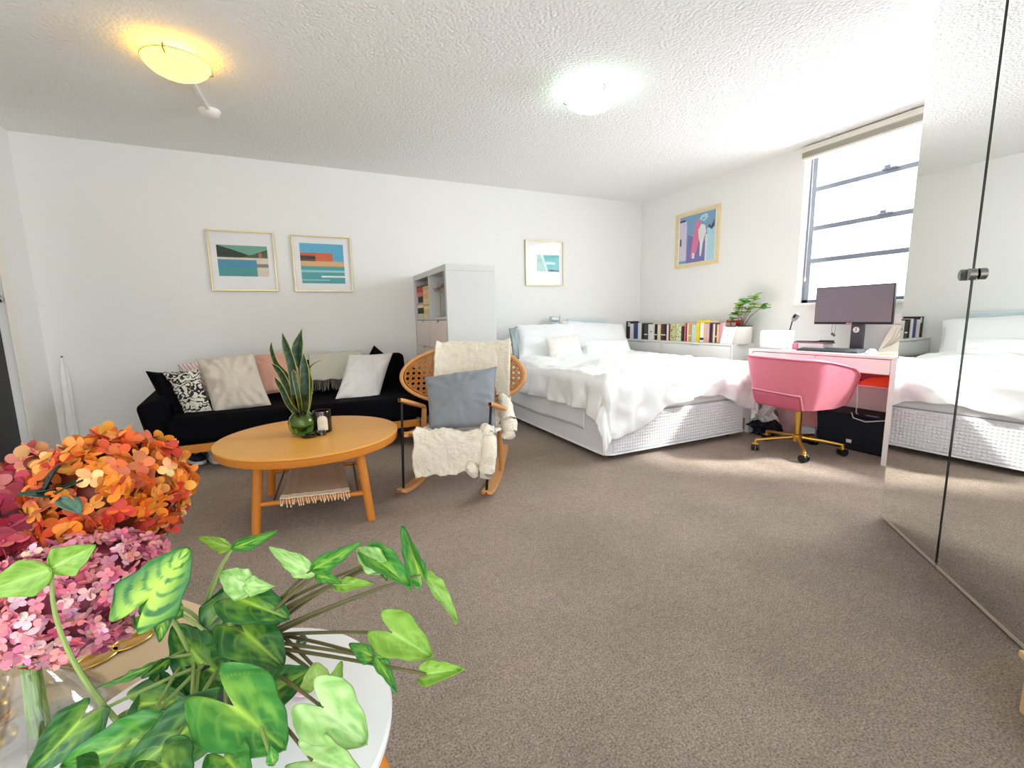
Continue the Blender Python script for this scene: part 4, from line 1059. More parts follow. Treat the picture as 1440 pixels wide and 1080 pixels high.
# white box, boxed book, stylus, gooseneck lamp
setp(obj('storage_box', MB().box((3.64, 2.41, DT), (3.80, 2.62, .905)), mat('bright_white_card', '#fbfafa', .5), bevel=.012, seg=3), 'plain white box at the left end of the desk', 'box')
gb = thing('boxed_set', 'white slipcase with a pink label lying on the desk', 'box', (3.80, 2.27, DT))
zb_ = DT+.055
obj('case', MB().box((3.70, 2.12, DT), (3.83, 2.365, zb_)), mat('slipcase_white', '#f0eff2', .5), gb, bevel=.002)
obj('pink_label', MB().box((3.6992, 2.313, DT+.004), (3.70, 2.362, zb_-.004)), mat('label_pink', '#e8648f', .5), gb)
tl = MB()
for dz in (.018, .030, .040): tl.box((3.6988, 2.325, DT+dz), (3.6992, 2.352, DT+dz+.004))
obj('label_text', tl, mat('label_text_pale', '#f6c9d6', .5), gb)
setp(obj('laptop_sleeve', MB().box((3.705, 2.10, zb_+.0005), (3.82, 2.36, zb_+.012)), mat('pink_grey_cover', '#8b6f78', .5), bevel=.003), 'thin mauve folder lying on the white slipcase', 'folder')
st = thing('stylus_pen', 'black stylus pen lying on the mauve folder', 'pen', (3.72, 2.2, zb_+.016))
obj('barrel', MB().tube([(3.715, 2.34, zb_+.0155), (3.72, 2.20, zb_+.0165), (3.722, 2.12, zb_+.021)], [.003, .0045, .008], 10), BLACKP, st)
obj('grip', MB().tube([(3.721, 2.16, zb_+.0205), (3.724, 2.06, zb_+.022)], [.009, .009], 10), mat('grip_dark', '#2a2c2a', .6), st)
gl = thing('gooseneck_lamp', 'small grey gooseneck lamp on the desk', 'lamp', (3.78, 2.42, DT))
g0 = at_x(1109, 470, 3.86); g1 = at_x(1114, 452, 3.86); g2 = at_x(1121, 443, 3.86)
bpz = Vector((3.86, g0.y, DT))
obj('neck', MB().tube([bpz+Vector((0, 0, .005)), g0, g1, g1.lerp(g2, .3)], .005, 8), BLACKP, gl)
obj('base', MB().lathe([(.035, 0), (.035, .008), (.01, .012)], bpz, 20), BLACKP, gl)
dh = (g2-g1).normalized()
obj('lamp_head', MB().lathe([(.006, -.02), (.02, -.005), (.024, .03), (.018, .055), (.004, .06)], g1.lerp(g2, .35), 16, dh), mat('lamp_head_grey', '#8c8c8a', .4), gl)
obj('head_panel', MB().obox(g1.lerp(g2, .8)+Vector((-.022, 0, 0)), Vector((.003, 0, 0)), dh*.014, Vector((0, 1, 0)).cross(Vector((0, 0, 0)))+dh.cross(Vector((1, 0, 0)))*.010), BLACKP, gl)
sk = thing('leaning_sketch', 'pale botanical sketch leaning at the right of the monitor', 'picture', (3.99, 1.77, DT))
a, b, c, d = Vector((3.94, 1.865, DT+.001)), Vector((3.94, 1.68, DT+.001)), Vector((4.03, 1.68, .95)), Vector((4.03, 1.83, .95))
obj('panel', MB().hexa([a, b, b+Vector((.008, 0, 0)), a+Vector((.008, 0, 0)), d, c, c+Vector((.008, 0, 0)), d+Vector((.008, 0, 0))]), mat('sketch_paper', '#ece4d6', .7), sk)
sm_ = MB()
for k in range(5):
    y0 = 1.84-.028*k
    P = [a.lerp(d, .12+.03*k)+Vector((-.002, -.02-.01*k, 0)), (a+b+c+d)/4+Vector((-.003, .035-.02*k, .005*k)), c.lerp(d, .75-.16*k)+Vector((-.006, 0, -.015))]
    sm_.tube(P, .0014, 5)
obj('sketch_lines', sm_, mat('sketch_ink', '#a58f78', .7), sk)
setp(obj('notebook', MB().box((3.66, 1.625, DT), (3.82, 1.735, DT+.014)), mat('tan_cover', '#dccb9f', .7), bevel=.003), 'tan notebook at the right end of the desk', 'notebook')
# under the desk
tr_ = thing('under_desk_tray', 'pink cable tray with orange pouch under the desktop', 'tray', (3.75, 1.77, .56))
PKF = mat('pink_felt', '#e58a8f', .8, var=.05)
ft_ = MB(); ft_.box((3.64, 1.608, .522), (3.95, 2.02, .530)); ft_.box((3.94, 1.608, .530), (3.95, 2.02, .621)); ft_.box((3.64, 1.608, .530), (3.95, 1.616, .621)); ft_.box((3.64, 2.012, .530), (3.95, 2.02, .621))
obj('tray', ft_, PKF, tr_)
obj('pouch', MB().hexa([(3.66, 1.63, .531), (3.66, 1.86, .531), (3.86, 1.86, .531), (3.86, 1.63, .531), (3.70, 1.63, .612), (3.72, 1.80, .575), (3.86, 1.80, .575), (3.86, 1.63, .612)]), mat('orange_fabric', '#e4572c', .7), tr_, bevel=.006)
cbm = MB().tube([(3.66, 1.84, .55), (3.645, 1.83, .52), (3.65, 1.825, .40), (3.70, 1.85, .31), (3.72, 1.85, .30)], .004, 8)
cbm.tube([(3.74, 1.90, .297), (3.69, 1.86, .27), (3.69, 1.78, .255), (3.72, 1.66, .285), (3.78, 1.62, .29)], .004, 8)
setp(obj('white_cable', cbm, mat('cable_white', '#d8d8d6', .5)), 'white charging cable dangling under the desk tray', 'cable')
NV = mat('navy_black_fabric', '#0e1320', .75, var=.15)
bxx = thing('storage_crate', 'navy-black fabric storage crate under the desk', 'crate', (3.88, 1.87, 0))
obj('body', MB().hexa([(3.76, 1.61, 0), (3.76, 2.14, 0), (4.02, 2.14, 0), (4.02, 1.61, 0), (3.745, 1.61, .27), (3.745, 2.16, .27), (4.02, 2.16, .27), (4.02, 1.61, .27)]), NV, bxx, bevel=.015)
obj('lid', MB().box((3.742, 1.608, .2705), (4.02, 2.165, .286)), NV, bxx, bevel=.005)
obj('handle_slot', MB().box((3.765, 1.74, .2862), (3.785, 1.82, .2885)), mat('slot_grey', '#9a9aa0', .4), bxx)
obj('label_tag', MB().box((3.7495, 1.89, .06), (3.753, 1.925, .085)), PAPER, bxx)
def bag(name, c, sz, m, label, cat, crush=.02, tilt=0., seed=0, handles=False):
    t = thing(name, label, cat, (c[0], c[1], 0))
    def fn(u, v):
        a = 2*pi*u; k_ = lambda x: max(-1, min(1, 1.45*x))
        f_ = 1-.25*max(0, v-.6)
        p = Vector((c[0]+k_(cos(a))*sz[0]/2*f_, c[1]+k_(sin(a))*sz[1]/2*f_+tilt*v, c[2]+sz[2]*v))
        return p+Vector((fbm(p+Vector((seed, 0, 0)), 14), fbm(p+Vector((0, seed, 3)), 14), .5*fbm(p, 11)*v))*crush*min(1, v*4+.15)
    mb = MB(); mb.grid(fn, 40, 14); mb.grid(lambda u, v: fn(u, 0)*v+Vector((c[0], c[1], c[2]+.002))*(1-v), 40, 3); mb.grid(lambda u, v: fn(u, .94)*v+Vector((c[0], c[1]+tilt, c[2]+sz[2]*.8))*(1-v), 40, 3)
    for p in mb.v: p.z = max(p.z, c[2]+.002)
    obj('body', mb, m, t, weld=True)
    if handles:
        obj('handle', MB().tube([(c[0], c[1]-.04+tilt, c[2]+sz[2]*.9), (c[0], c[1]-.02+tilt, c[2]+sz[2]+.04), (c[0], c[1]+.02+tilt, c[2]+sz[2]+.04), (c[0], c[1]+.04+tilt, c[2]+sz[2]*.9)], .004, 6), m, t)
    return t
bag('paper_bag', (3.72, 2.545, 0), (.12, .08, .30), mat('crumpled_white_paper', '#efece8', .8), 'crumpled white paper bag under the desk beside the bed', 'bag', .05, seed=3)
bag('gift_bag', (3.90, 2.45, 0), (.16, .16, .36), mat('dusty_rose_bag', '#c9a2a4', .75), 'dusty rose gift bag standing under the desk', 'bag', .02, seed=5, handles=True)
bag('garment_bundle', (3.64, 2.50, 0), (.15, .20, .13), NV, 'dark navy garment bundled on the carpet under the desk', 'clothing', .06, seed=8)
bag('pink_bag', (3.90, 2.26, .105), (.14, .16, .16), mat('terracotta_pink', '#cf8d8a', .75), 'terracotta pink bag lying on the pale carton under the desk', 'bag', .03, seed=12)
cn = thing('pale_carton', 'pale grey carton on the carpet behind the pink chair base', 'box', (3.88, 2.29, 0))
obj('box_body', MB().box((3.78, 2.175, 0), (3.99, 2.36, .10)), mat('carton_grey', '#cfd3d8', .6), cn, bevel=.004)
obj('flap', MB().box((3.777, 2.19, .1002), (3.99, 2.35, .104)), mat('carton_grey', '#cfd3d8', .6), cn)
tl = MB(); tl.ell((3.779, 2.32, .07), (.002, .007, .007), 8, 6)
obj('carton_mark', tl, BLACKP, cn)
ps = thing('power_strip', 'black power strip with a white edge on the floor under the desk', 'power strip', (3.69, 2.20, 0))
obj('body', MB().box((3.665, 2.10, 0), (3.715, 2.32, .03)), BLACKP, ps, bevel=.004)
for k in range(4): obj('socket', MB().lathe([(.014, 0), (.014, .002)], (3.69, 2.13+.052*k, .030), 14), mat('socket_grey', '#6b6b6e', .5), ps)

# ------------------------------------------------------------------ DESK CHAIR
PK = mat('pink_velvet', '#e2798f', .75, var=.05, nscale=8, sheen=.3, bump=.05, bscale=300)
PKD = mat('pink_velvet_seam', '#c95f76', .7)
ch = thing('office_chair', 'pink upholstered swivel chair with gold five-star base', 'chair', (3.37, 2.07, 0))
CXc, CYc = 3.38, 2.075
CROT = Matrix.Rotation(radians(-9), 3, 'Z'); CPV = Vector((3.36, 2.055, 0))
def plan(s):
    p, n_ = plan0(s)
    return CROT@(p-CPV)+CPV+Vector((.02, -.02, 0)), CROT@n_
def plan0(s):
    """U-shaped plan, s in 0..1 from the camera-side arm front, round the back, to the far arm front"""
    x_f, x_b, ya, yb, r_ = 3.455, 3.055, 1.775, 2.335, .12
    La = x_f-(x_b+r_); Lq = pi/2*r_; Lb = (yb-r_)-(ya+r_)
    tot = 2*La+2*Lq+Lb; q = s*tot
    if q < La: return Vector((x_f-q, ya, 0)), Vector((0, -1, 0))
    q -= La
    if q < Lq: a = q/r_; return Vector((x_b+r_-r_*sin(a), ya+r_-r_*cos(a), 0)), Vector((-sin(a), -cos(a), 0))
    q -= Lq
    if q < Lb: return Vector((x_b, ya+r_+q, 0)), Vector((-1, 0, 0))
    q -= Lb
    if q < Lq: a = q/r_; return Vector((x_b+r_-r_*cos(a), yb-r_+r_*sin(a), 0)), Vector((-cos(a), sin(a), 0))
    q -= Lq
    return Vector((x_b+r_+q, yb, 0)), Vector((0, 1, 0))
def ztop(s):
    e = abs(2*s-1)
    return .728-.075*max(0, (e-.42)/.58)**1.3
def shellf(off):
    def fn(u, v):
        p, n_ = plan(u); zt = ztop(u); e = abs(2*u-1)
        zb = .385+.025*max(0, (e-.8)/.2)**2
        rr_ = max(0, (e-.9)/.1)
        zt2 = zt-.03*rr_**2
        z = zb+(zt2-zb)*v
        flare = .045*(v-.3)
        taper = -.03*(1-v)**2
        return p+n_*(off+flare+taper)+Vector((0, 0, z))
    return fn
sh = MB(); so = .0; si = -.05; nU, nV = 72, 14
sh.grid(shellf(so), nU, nV); sh.grid(shellf(si), nU, nV)
def edge(u, v):
    a = shellf(so)(u, 1); b = shellf(si)(u, 1); m = a.lerp(b, v); m.z += .018*sin(pi*v); return m
sh.grid(edge, nU, 6)
sh.grid(lambda u, v: shellf(so)(u, 0).lerp(shellf(si)(u, 0), v), nU, 2)
for e in (0, 1): sh.grid(lambda u, v, e=e: shellf(so)(e, u).lerp(shellf(si)(e, u), v)+(Vector((.018*sin(pi*v), 0, 0))), nV, 4)
obj('shell', sh, PK, ch, weld=True, ang=60)
pp_ = MB().tube([shellf(.004)(.0, v/8) for v in range(9)]+[shellf(.002)(u/60, 1.0)+Vector((0, 0, .006)) for u in range(1, 60)]+[shellf(.004)(1, 1-v/8) for v in range(9)], .0045, 6)
obj('piping', pp_, PKD, ch)
lp = MB().tube([shellf(.008)(.33+.34*k/30, .30) for k in range(31)], .006, 6)
lp.tube([shellf(.008)(.33, .30), shellf(.010)(.322, .12), shellf(.006)(.315, .0)], .006, 6); lp.tube([shellf(.008)(.67, .30), shellf(.010)(.678, .12), shellf(.006)(.685, .0)], .006, 6)
obj('back_seam', lp, mat('pale_pink_piping', '#f0a9b8', .6), ch)  # paler pink piping along the lower back seam
obj('lower_back_panel', MB().grid(lambda u, v: shellf(.006)(.335+.33*u, .29*v-.03), 20, 5), PKD, ch, solid=.006)
st_ = MB().prism([tuple((CROT@(Vector((x, y, 0))-CPV)+CPV+Vector((.02, -.02, 0)))[:2]) for x, y in roundrect(3.125, 1.838, 3.50, 2.272, .09)], .385, .475)
obj('seat', st_, PK, ch, bevel=.03, seg=4, ang=30)
obj('seat_plate', MB().box((3.28, 1.98, .362), (3.48, 2.17, .385)), BLACKP, ch, bevel=.006)
obj('tilt_lever', MB().tube([(3.36, 2.06, .372), (3.33, 1.90, .368), (3.33, 1.87, .373)], [.008, .008, .012], 8), BLACKP, ch)
obj('gas_lift', MB().lathe([(.024, .12), (.026, .125), (.026, .335), (.018, .34), (.018, .366)], (CXc, CYc, 0), 24), GOLD, ch)
obj('hub', MB().lathe([(.03, .085), (.036, .09), (.036, .135), (.028, .142)], (CXc, CYc, 0), 24), GOLD, ch)
for k, tip in enumerate([(3.178, 1.889), (3.147, 2.243), (3.561, 1.846), (3.46, 2.37), (3.665, 2.12)]):
    tip = Vector((*tip, 0)); c0 = Vector((CXc, CYc, 0))
    d = (tip-c0); d = d.normalized()*min(max(d.length, .26), .31); tip = c0+d
    lg = obj('base_leg', MB().tube([c0+d*.08+Vector((0, 0, .115)), c0+d*.6+Vector((0, 0, .098)), tip+Vector((0, 0, .082))], [.016, .0135, .011], 12), GOLD, ch)
    sw = Vector((cos(k*2.1), sin(k*2.1), 0))
    obj('caster_stem', MB().lathe([(.008, .056), (.014, .060), (.014, .072), (.010, .076), (.010, .090)], tip, 12), GOLD, lg)
    for s_ in (-1, 1):
        obj('caster_wheel', MB().lathe([(.016, -.010), (.028, -.010), (.030, -.005), (.030, .005), (.028, .010), (.016, .010)], tip+sw*(s_*.016)+Vector((0, 0, .030)), 20, sw), BLACKP, lg)
    obj('caster_hood', MB().obox(tip+Vector((0, 0, .054)), sw*.026, Vector((-sw.y, sw.x, 0))*.020, Vector((0, 0, .008))), GOLD, lg, bevel=.006)

# ------------------------------------------------------------------ MIRRORED WARDROBE
WP = Vector((2.639, 1.164, 0)); WD = Vector((-.695, -.719, 0)).normalized(); WN = Vector((WD.y, -WD.x, 0))
if WN.dot(-WP) < 0: WN = -WN      # faces the room
WH = 2.368
wd = thing('wardrobe', 'tall white wardrobe with mirrored doors standing diagonally by the desk', 'wardrobe', WP+WD*.5-WN*.2)
def wb(mb, a0, a1, d0, d1, z0, z1):
    c = WP+WD*(a0+a1)/2-WN*(d0+d1)/2+Vector((0, 0, (z0+z1)/2))
    return mb.obox(c, WD*(a1-a0)/2, WN*(d1-d0)/2, Vector((0, 0, (z1-z0)/2)))
b = MB(); DEP = .37
wb(b, 0, .018, .024, DEP, 0, WH); wb(b, .982, 1.0, .024, DEP, 0, WH); wb(b, .491, .509, .024, DEP, .02, WH-.018)
wb(b, .018, .982, .024, DEP, WH-.018, WH); wb(b, .018, .982, .024, DEP, 0, .02); wb(b, .018, .982, DEP-.01, DEP, .02, WH-.018)
obj('carcass', b, WHITE, wd)
MIR = mat('mirror_silver', '#f6f8f5', .0, 1., var=.0)
MIR.node_tree.nodes['Principled BSDF'].inputs['Roughness'].default_value = .004
EDG = mat('mirror_edge_dark', '#60665f', .3, .6)
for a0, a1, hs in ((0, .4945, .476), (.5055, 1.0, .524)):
    dpan = MB(); wb(dpan, a0+.001, a1-.001, .004, .022, .016, WH-.002)
    d_ = obj('door', dpan, EDG, wd)
    mp_ = MB(); wb(mp_, a0+.0025, a1-.0025, 0, .004, .019, WH-.005)
    obj('mirror_panel', mp_, MIR, d_, smooth=False)
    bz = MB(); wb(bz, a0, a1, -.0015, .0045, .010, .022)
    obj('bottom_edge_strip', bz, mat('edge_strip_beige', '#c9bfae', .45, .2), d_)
    hd = MB(); c = WP+WD*hs+Vector((0, 0, 1.185))
    def hf(u, v, c=c, s_=(1 if hs > .5 else -1)):
        a = -pi/2+pi*u
        rr_ = .019
        return c+WD*(s_*(rr_*cos(a)-.004))+Vector((0, 0, rr_*sin(a)*1.1))+WN*(.004+.022*v)
    hd.grid(hf, 18, 3)
    hd.grid(lambda u, v, hf=hf: hf(u, 1)*v+(hf(0, 1)+hf(1, 1))/2*(1-v), 18, 3)
    hd.grid(lambda u, v, hf=hf: hf(0, u).lerp(hf(1, u), v), 3, 4)
    obj('handle', hd, mat('brushed_nickel', '#8f918e', .3, .9, stretch=(1, 1, 10), nscale=40, var=.15), d_, weld=True)
# small wooden stool at the wardrobe's near end
ws = thing('wooden_step_stool', 'light wooden step stool at the near end of the wardrobe', 'stool', at_z(1434, 1000, 0))
s0 = at_z(1432, 999, 0); 
def sb(mb, a0, a1, d0, d1, z0, z1):
    c = s0+WD*(a0+a1)/2-WN*(d0+d1)/2+Vector((0, 0, (z0+z1)/2)); return mb.obox(c, WD*(a1-a0)/2, WN*(d1-d0)/2, Vector((0, 0, (z1-z0)/2)))
for a0 in (.0, .26):
    m_ = MB(); sb(m_, a0, a0+.02, 0, .24, 0, .15); obj('side_panel', m_, PLY, ws, bevel=.003)
m_ = MB(); sb(m_, -.012, .292, -.012, .25, .15, .17); obj('top', m_, PLY, ws, bevel=.004)
m_ = MB(); sb(m_, .02, .26, .1, .12, .05, .10); obj('stretcher', m_, PLY, ws)

# ------------------------------------------------------------------ FOREGROUND: BENCH, SIDE TABLE
BZ_ = .44
NB = Vector((.719, -.695, 0)); DBk = Vector((.695, .719, 0))     # end-edge normal / along end edge
bn = thing('wooden_bench', 'pale beige wooden bench top in the near left corner', 'bench', (-.6, .95, 0))
f0 = at_z(245, 838, BZ_); f1 = at_z(300, 855, BZ_); fd = (f1-f0).normalized()
corner = f0+fd*((( -.850)-f0.dot(NB))/fd.dot(NB))
corner.z = BZ_
L_, D_ = 1.05, .50
pd = Vector((-fd.y, fd.x, 0))
if pd.dot(CAM-corner) < 0: pd = -pd
def bnb(mb, a0, a1, d0, d1, z0, z1):
    c = Vector((corner.x, corner.y, 0))-fd*(a0+a1)/2+pd*(d0+d1)/2+Vector((0, 0, (z0+z1)/2)); return mb.obox(c, fd*(a1-a0)/2, pd*(d1-d0)/2, Vector((0, 0, (z1-z0)/2)))
BEI = mat('beige_bench_top', '#d9bf98', .5, var=.06, nscale=5, stretch=(3, 3, 3), coat=.1)
m_ = MB(); bnb(m_, 0, L_, 0, D_, BZ_-.028, BZ_); obj('top', m_, BEI, bn, bevel=.004)
for a in (.03, L_-.07):
    for d in (.03, D_-.07):
        m_ = MB(); bnb(m_, a, a+.04, d, d+.04, 0, BZ_-.028); obj('leg', m_, BEI, bn, bevel=.003)
m_ = MB(); bnb(m_, .07, L_-.07, .04, .06, BZ_-.09, BZ_-.028); obj('apron', m_, BEI, bn)
WTX, WTY, WTZ, WTR = -.14, .655, .50, .226
wt_ = thing('side_table', 'round white side table with wooden legs in the foreground', 'table', (WTX, WTY, 0))
obj('tabletop', MB().lathe([(WTR-.008, -.020), (WTR-.001, -.016), (WTR, -.006), (WTR-.003, 0)], (WTX, WTY, WTZ), 80), mat('satin_white_top', '#f1f1ef', .3, var=.01, coat=.2), wt_, ang=30)
for a in (12, 132, 252):
    a = radians(a); e = Vector((cos(a), sin(a), 0)); c0 = Vector((WTX, WTY, 0))
    obj('leg', MB().tube([c0+e*.165+Vector((0, 0, WTZ-.02)), c0+e*.292], [.016, .011], 14), OAKLEG, wt_)
obj('under_ring', MB().lathe([(.17, -.02), (.17, -.035), (.15, -.035), (.15, -.02)], (WTX, WTY, WTZ), 40, cap0=False, cap1=False), OAKLEG, wt_)

# glasses on the bench
gs = thing('glasses', 'gold-rimmed glasses with amber lenses lying on the bench', 'glasses', at_z(160, 905, BZ_))
AMB = mat('amber_lens', '#b98d3e', .05, var=.03, coat=.5)
lens_c = []
for cpx, ax in (((136, 925), 1), ((187, 900), -1)):
    c = at_z(*cpx, BZ_+.004); lens_c.append(c)
gdir = (lens_c[1]-lens_c[0]).normalized(); gup = Vector((-gdir.y, gdir.x, 0))
for c in lens_c:
    pts = []
    for k in range(32):
        a = 2*pi*k/32; r_ = 1+.10*cos(a*2)-.08*sin(a)
        pts.append(c+gdir*.029*r_*cos(a)+gup*.024*r_*sin(a)+Vector((0, 0, .001)))
    obj('rim', MB().tube(pts, .0016, 6, closed=True), GOLD, gs)
    lz = MB(); lz.add(pts, [tuple(range(32))]); obj('lens', lz, AMB, gs, solid=.001)
mid = (lens_c[0]+lens_c[1])/2
obj('bridge', MB().tube([lens_c[0]+gdir*.030+gup*.004, mid+gup*.008+Vector((0, 0, .003)), lens_c[1]-gdir*.030+gup*.004], .0016, 6), GOLD, gs)
for c, s_ in ((lens_c[0], -1), (lens_c[1], 1)):
    obj('temple', MB().tube([c+gdir*.033*s_+gup*.01, c+gdir*.034*s_+gup*.03+Vector((0, 0, .002)), c+gdir*.02*s_+gup*.10], .0014, 6), GOLD, gs)
# gold ball ornament at the edge
gb_ = at_z(0, 1012, BZ_)
go = thing('gold_candlestick', 'polished gold ball candlestick beside the glass vase', 'candlestick', gb_)
obj('foot', MB().lathe([(.02, 0), (.022, .004), (.012, .01)], gb_, 24), GOLD, go)
obj('lower_ball', MB().ell(gb_+Vector((0, 0, .022)), .0155, 24, 16), GOLD, go)
obj('upper_ball', MB().ell(gb_+Vector((0, 0, .049)), .0175, 24, 16), GOLD, go)

# flask vase
FX, FY = -.395, .835
fv = thing('flask_vase', 'clear glass flask vase holding the hydrangeas', 'vase', (FX, FY, BZ_))
pr = [(.07, .001), (.092, .006), (.095, .02), (.080, .055), (.050, .10), (.028, .128), (.026, .15), (.034, .165), (.0325, .166), (.024, .15), (.026, .128), (.048, .099), (.078, .054), (.092, .02), (.089, .009), (.001, .006)]
obj('body', MB().lathe(pr, (FX, FY, BZ_), 48, cap1=False), glass('vase_glass', (.97, .97, .96), .10), fv)
obj('water', MB().lathe([(.086, .01), (.088, .02), (.076, .05), (.001, .05)], (FX, FY, BZ_), 32), glass('water_clear', (.93, .94, .92), .1), fv)
# hydrangeas
PET = mat('hydrangea_petal', '#f0a070', .6, vcol=True, var=.10, nscale=60, subsurf=0.)
STG = mat('green_stem', '#7c9a4c', .5, var=.1)
def pal(cols): return [lin(c) for c in cols]
def hydrangea(label, c, R, nfl, fr, cols, weights, seed, petal_w=.75, pointed=False, sub=None):
    rnd = random.Random(seed)
    c = Vector(c)
    t = thing('hydrangea', label, 'flower', c, 'hydrangea heads in the flask vase')
    Rx, Ry, Rz = R
    neck = Vector((FX, FY, BZ_+.16))
    obj('stem', MB().tube([Vector((FX+rnd.uniform(-.02, .02), FY+rnd.uniform(-.02, .02), BZ_+.02)), neck+Vector((rnd.uniform(-.012, .012), rnd.uniform(-.012, .012), 0)), neck.lerp(c, .6)+Vector((0, 0, .01)), c], [.0045, .004, .004, .003], 8), STG, t)
    core = MB(); core.c = lin(cols[-1]); core.ell(c, (Rx*.80, Ry*.80, Rz*.80), 20, 14)  # last colour darkens the core, painting in the shade between florets
    obj('shaded_core', core, PET, t)
    mb = MB(); P = pal(cols)
    ga = pi*(3-sqrt(5))
    for i in range(nfl):
        zz = 1-2*(i+.5)/nfl; r_ = sqrt(1-zz*zz); a = ga*i
        n_ = Vector((r_*cos(a), r_*sin(a), zz))
        n_ = (n_+Vector((rnd.gauss(0, .1), rnd.gauss(0, .1), rnd.gauss(0, .1)))).normalized()
        rad = rnd.uniform(.86, 1.04)
        p = c+Vector((n_.x*Rx, n_.y*Ry, n_.z*Rz))*rad
        fn_ = (n_+Vector((rnd.gauss(0, .65), rnd.gauss(0, .65), rnd.gauss(0, .65)))).normalized()
        x, y, _ = frame_of(fn_); rot = rnd.uniform(0, 2*pi)
        fc = rnd.choices(P, weights)[0]
        npet = 4
        for k in range(npet):
            a = rot+2*pi*k/npet+rnd.gauss(0, .08); d = x*cos(a)+y*sin(a); s_ = fn_.cross(d)
            ln = fr*rnd.uniform(.8, 1.15); w_ = ln*petal_w*.5; cup = rnd.uniform(-.15, .45)
            cc = tuple(max(0, min(1, q*rnd.uniform(.76, 1.28))) for q in fc)
            prof = [(0, .15), (.25, .72), (.55, 1.), (.82, .82), (1., .28 if not pointed else .05)]
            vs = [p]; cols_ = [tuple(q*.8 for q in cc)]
            for (tt, hw) in prof[1:]:
                b = p+d*ln*tt+fn_*(cup*ln*tt*tt)
                vs += [b-s_*w_*hw+fn_*.12*ln*hw*cup, b+s_*w_*hw+fn_*.12*ln*hw*cup]
                cols_ += [cc, cc]
            mb.add(vs, [(0, 1, 2)]+[(1+2*j, 3+2*j, 4+2*j, 2+2*j) for j in range(3)], cols_)
        mb.ell(p+fn_*.0015, fr*.10, 5, 4)
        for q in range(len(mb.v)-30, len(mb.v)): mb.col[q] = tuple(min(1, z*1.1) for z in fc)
    obj('florets', mb, PET, t, ang=180)
    return t
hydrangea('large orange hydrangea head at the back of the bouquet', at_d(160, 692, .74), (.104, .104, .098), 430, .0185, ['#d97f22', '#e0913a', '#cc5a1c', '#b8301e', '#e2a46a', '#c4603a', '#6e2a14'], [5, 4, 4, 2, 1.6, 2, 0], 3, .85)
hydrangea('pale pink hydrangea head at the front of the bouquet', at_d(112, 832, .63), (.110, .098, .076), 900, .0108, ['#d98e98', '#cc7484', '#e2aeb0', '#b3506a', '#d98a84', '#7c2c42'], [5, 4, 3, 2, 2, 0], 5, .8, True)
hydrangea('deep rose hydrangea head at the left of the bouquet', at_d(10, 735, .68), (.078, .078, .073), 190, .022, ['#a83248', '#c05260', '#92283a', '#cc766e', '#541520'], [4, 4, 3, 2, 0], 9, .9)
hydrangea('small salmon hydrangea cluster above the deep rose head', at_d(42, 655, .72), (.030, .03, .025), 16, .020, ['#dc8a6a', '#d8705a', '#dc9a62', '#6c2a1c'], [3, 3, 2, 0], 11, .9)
bl_ = thing('leafy_sprig', 'dark green leaves between the orange and rose hydrangeas', 'leaves', at_d(70, 690, .72))
mb = MB()
for q, d, c_ in (((52, 694), (1, .1, .25), '#23402f'), ((70, 700), (-.6, .1, .3), '#2c4a38'), ((78, 696), (.7, .2, .5), '#1f3a2c'), ((84, 702), (.5, -.3, -.3), '#4f7a66'), ((66, 690), (.2, .1, .8), '#182620')):
    small_leaf(mb, at_d(*q, .635), Vector(d), .036, .014, c_)
obj('leaves', mb, LFG, bl_, solid=.001)
obj('stem', MB().tube([Vector((FX, FY, BZ_+.03)), Vector((FX, FY, BZ_+.17)), at_d(70, 695, .71)], .003, 6), STG, bl_)

# arrowhead plant
PTX, PTY = -.135, .735
ap = thing('arrowhead_plant', 'lush arrowhead plant in a black pot on the white table', 'plant', (PTX, PTY, WTZ))
obj('pot', MB().lathe([(.046, 0), (.050, .004), (.060, .088), (.063, .09), (.063, .10), (.056, .10), (.055, .085), (.001, .083)], (PTX, PTY, WTZ), 40), mat('black_pot', '#2b2d31', .4, coat=.2), ap)
obj('soil', MB().lathe([(.055, .085), (.03, .09), (.001, .092)], (PTX, PTY, WTZ), 24), mat('potting_soil', '#2c241f', .95), ap)
LEAF = mat('arrowhead_leaf', '#4f9a3a', .38, vcol=True, var=.10, nscale=35, coat=.12, spec=.4)
STEMG = mat('arrowhead_stem', '#8aa05a', .5, var=.12)
STEMB = mat('arrowhead_stem_dark', '#5f5a34', .5, var=.12)
TYPES = {'lime': ('#6c9630', '#7ea63c', '#a4cc68', .25), 'green': ('#2a7024', '#388430', '#a8cc4c', .5), 'dark': ('#1a4e1e', '#286626', '#a0c444', .5), 'var': ('#22642a', '#2e7430', '#b4d648', 1.0), 'pale': ('#7caa58', '#98be70', '#c0da9c', .6), 'olive': ('#7c9a44', '#8aa850', '#a8c070', .2)}
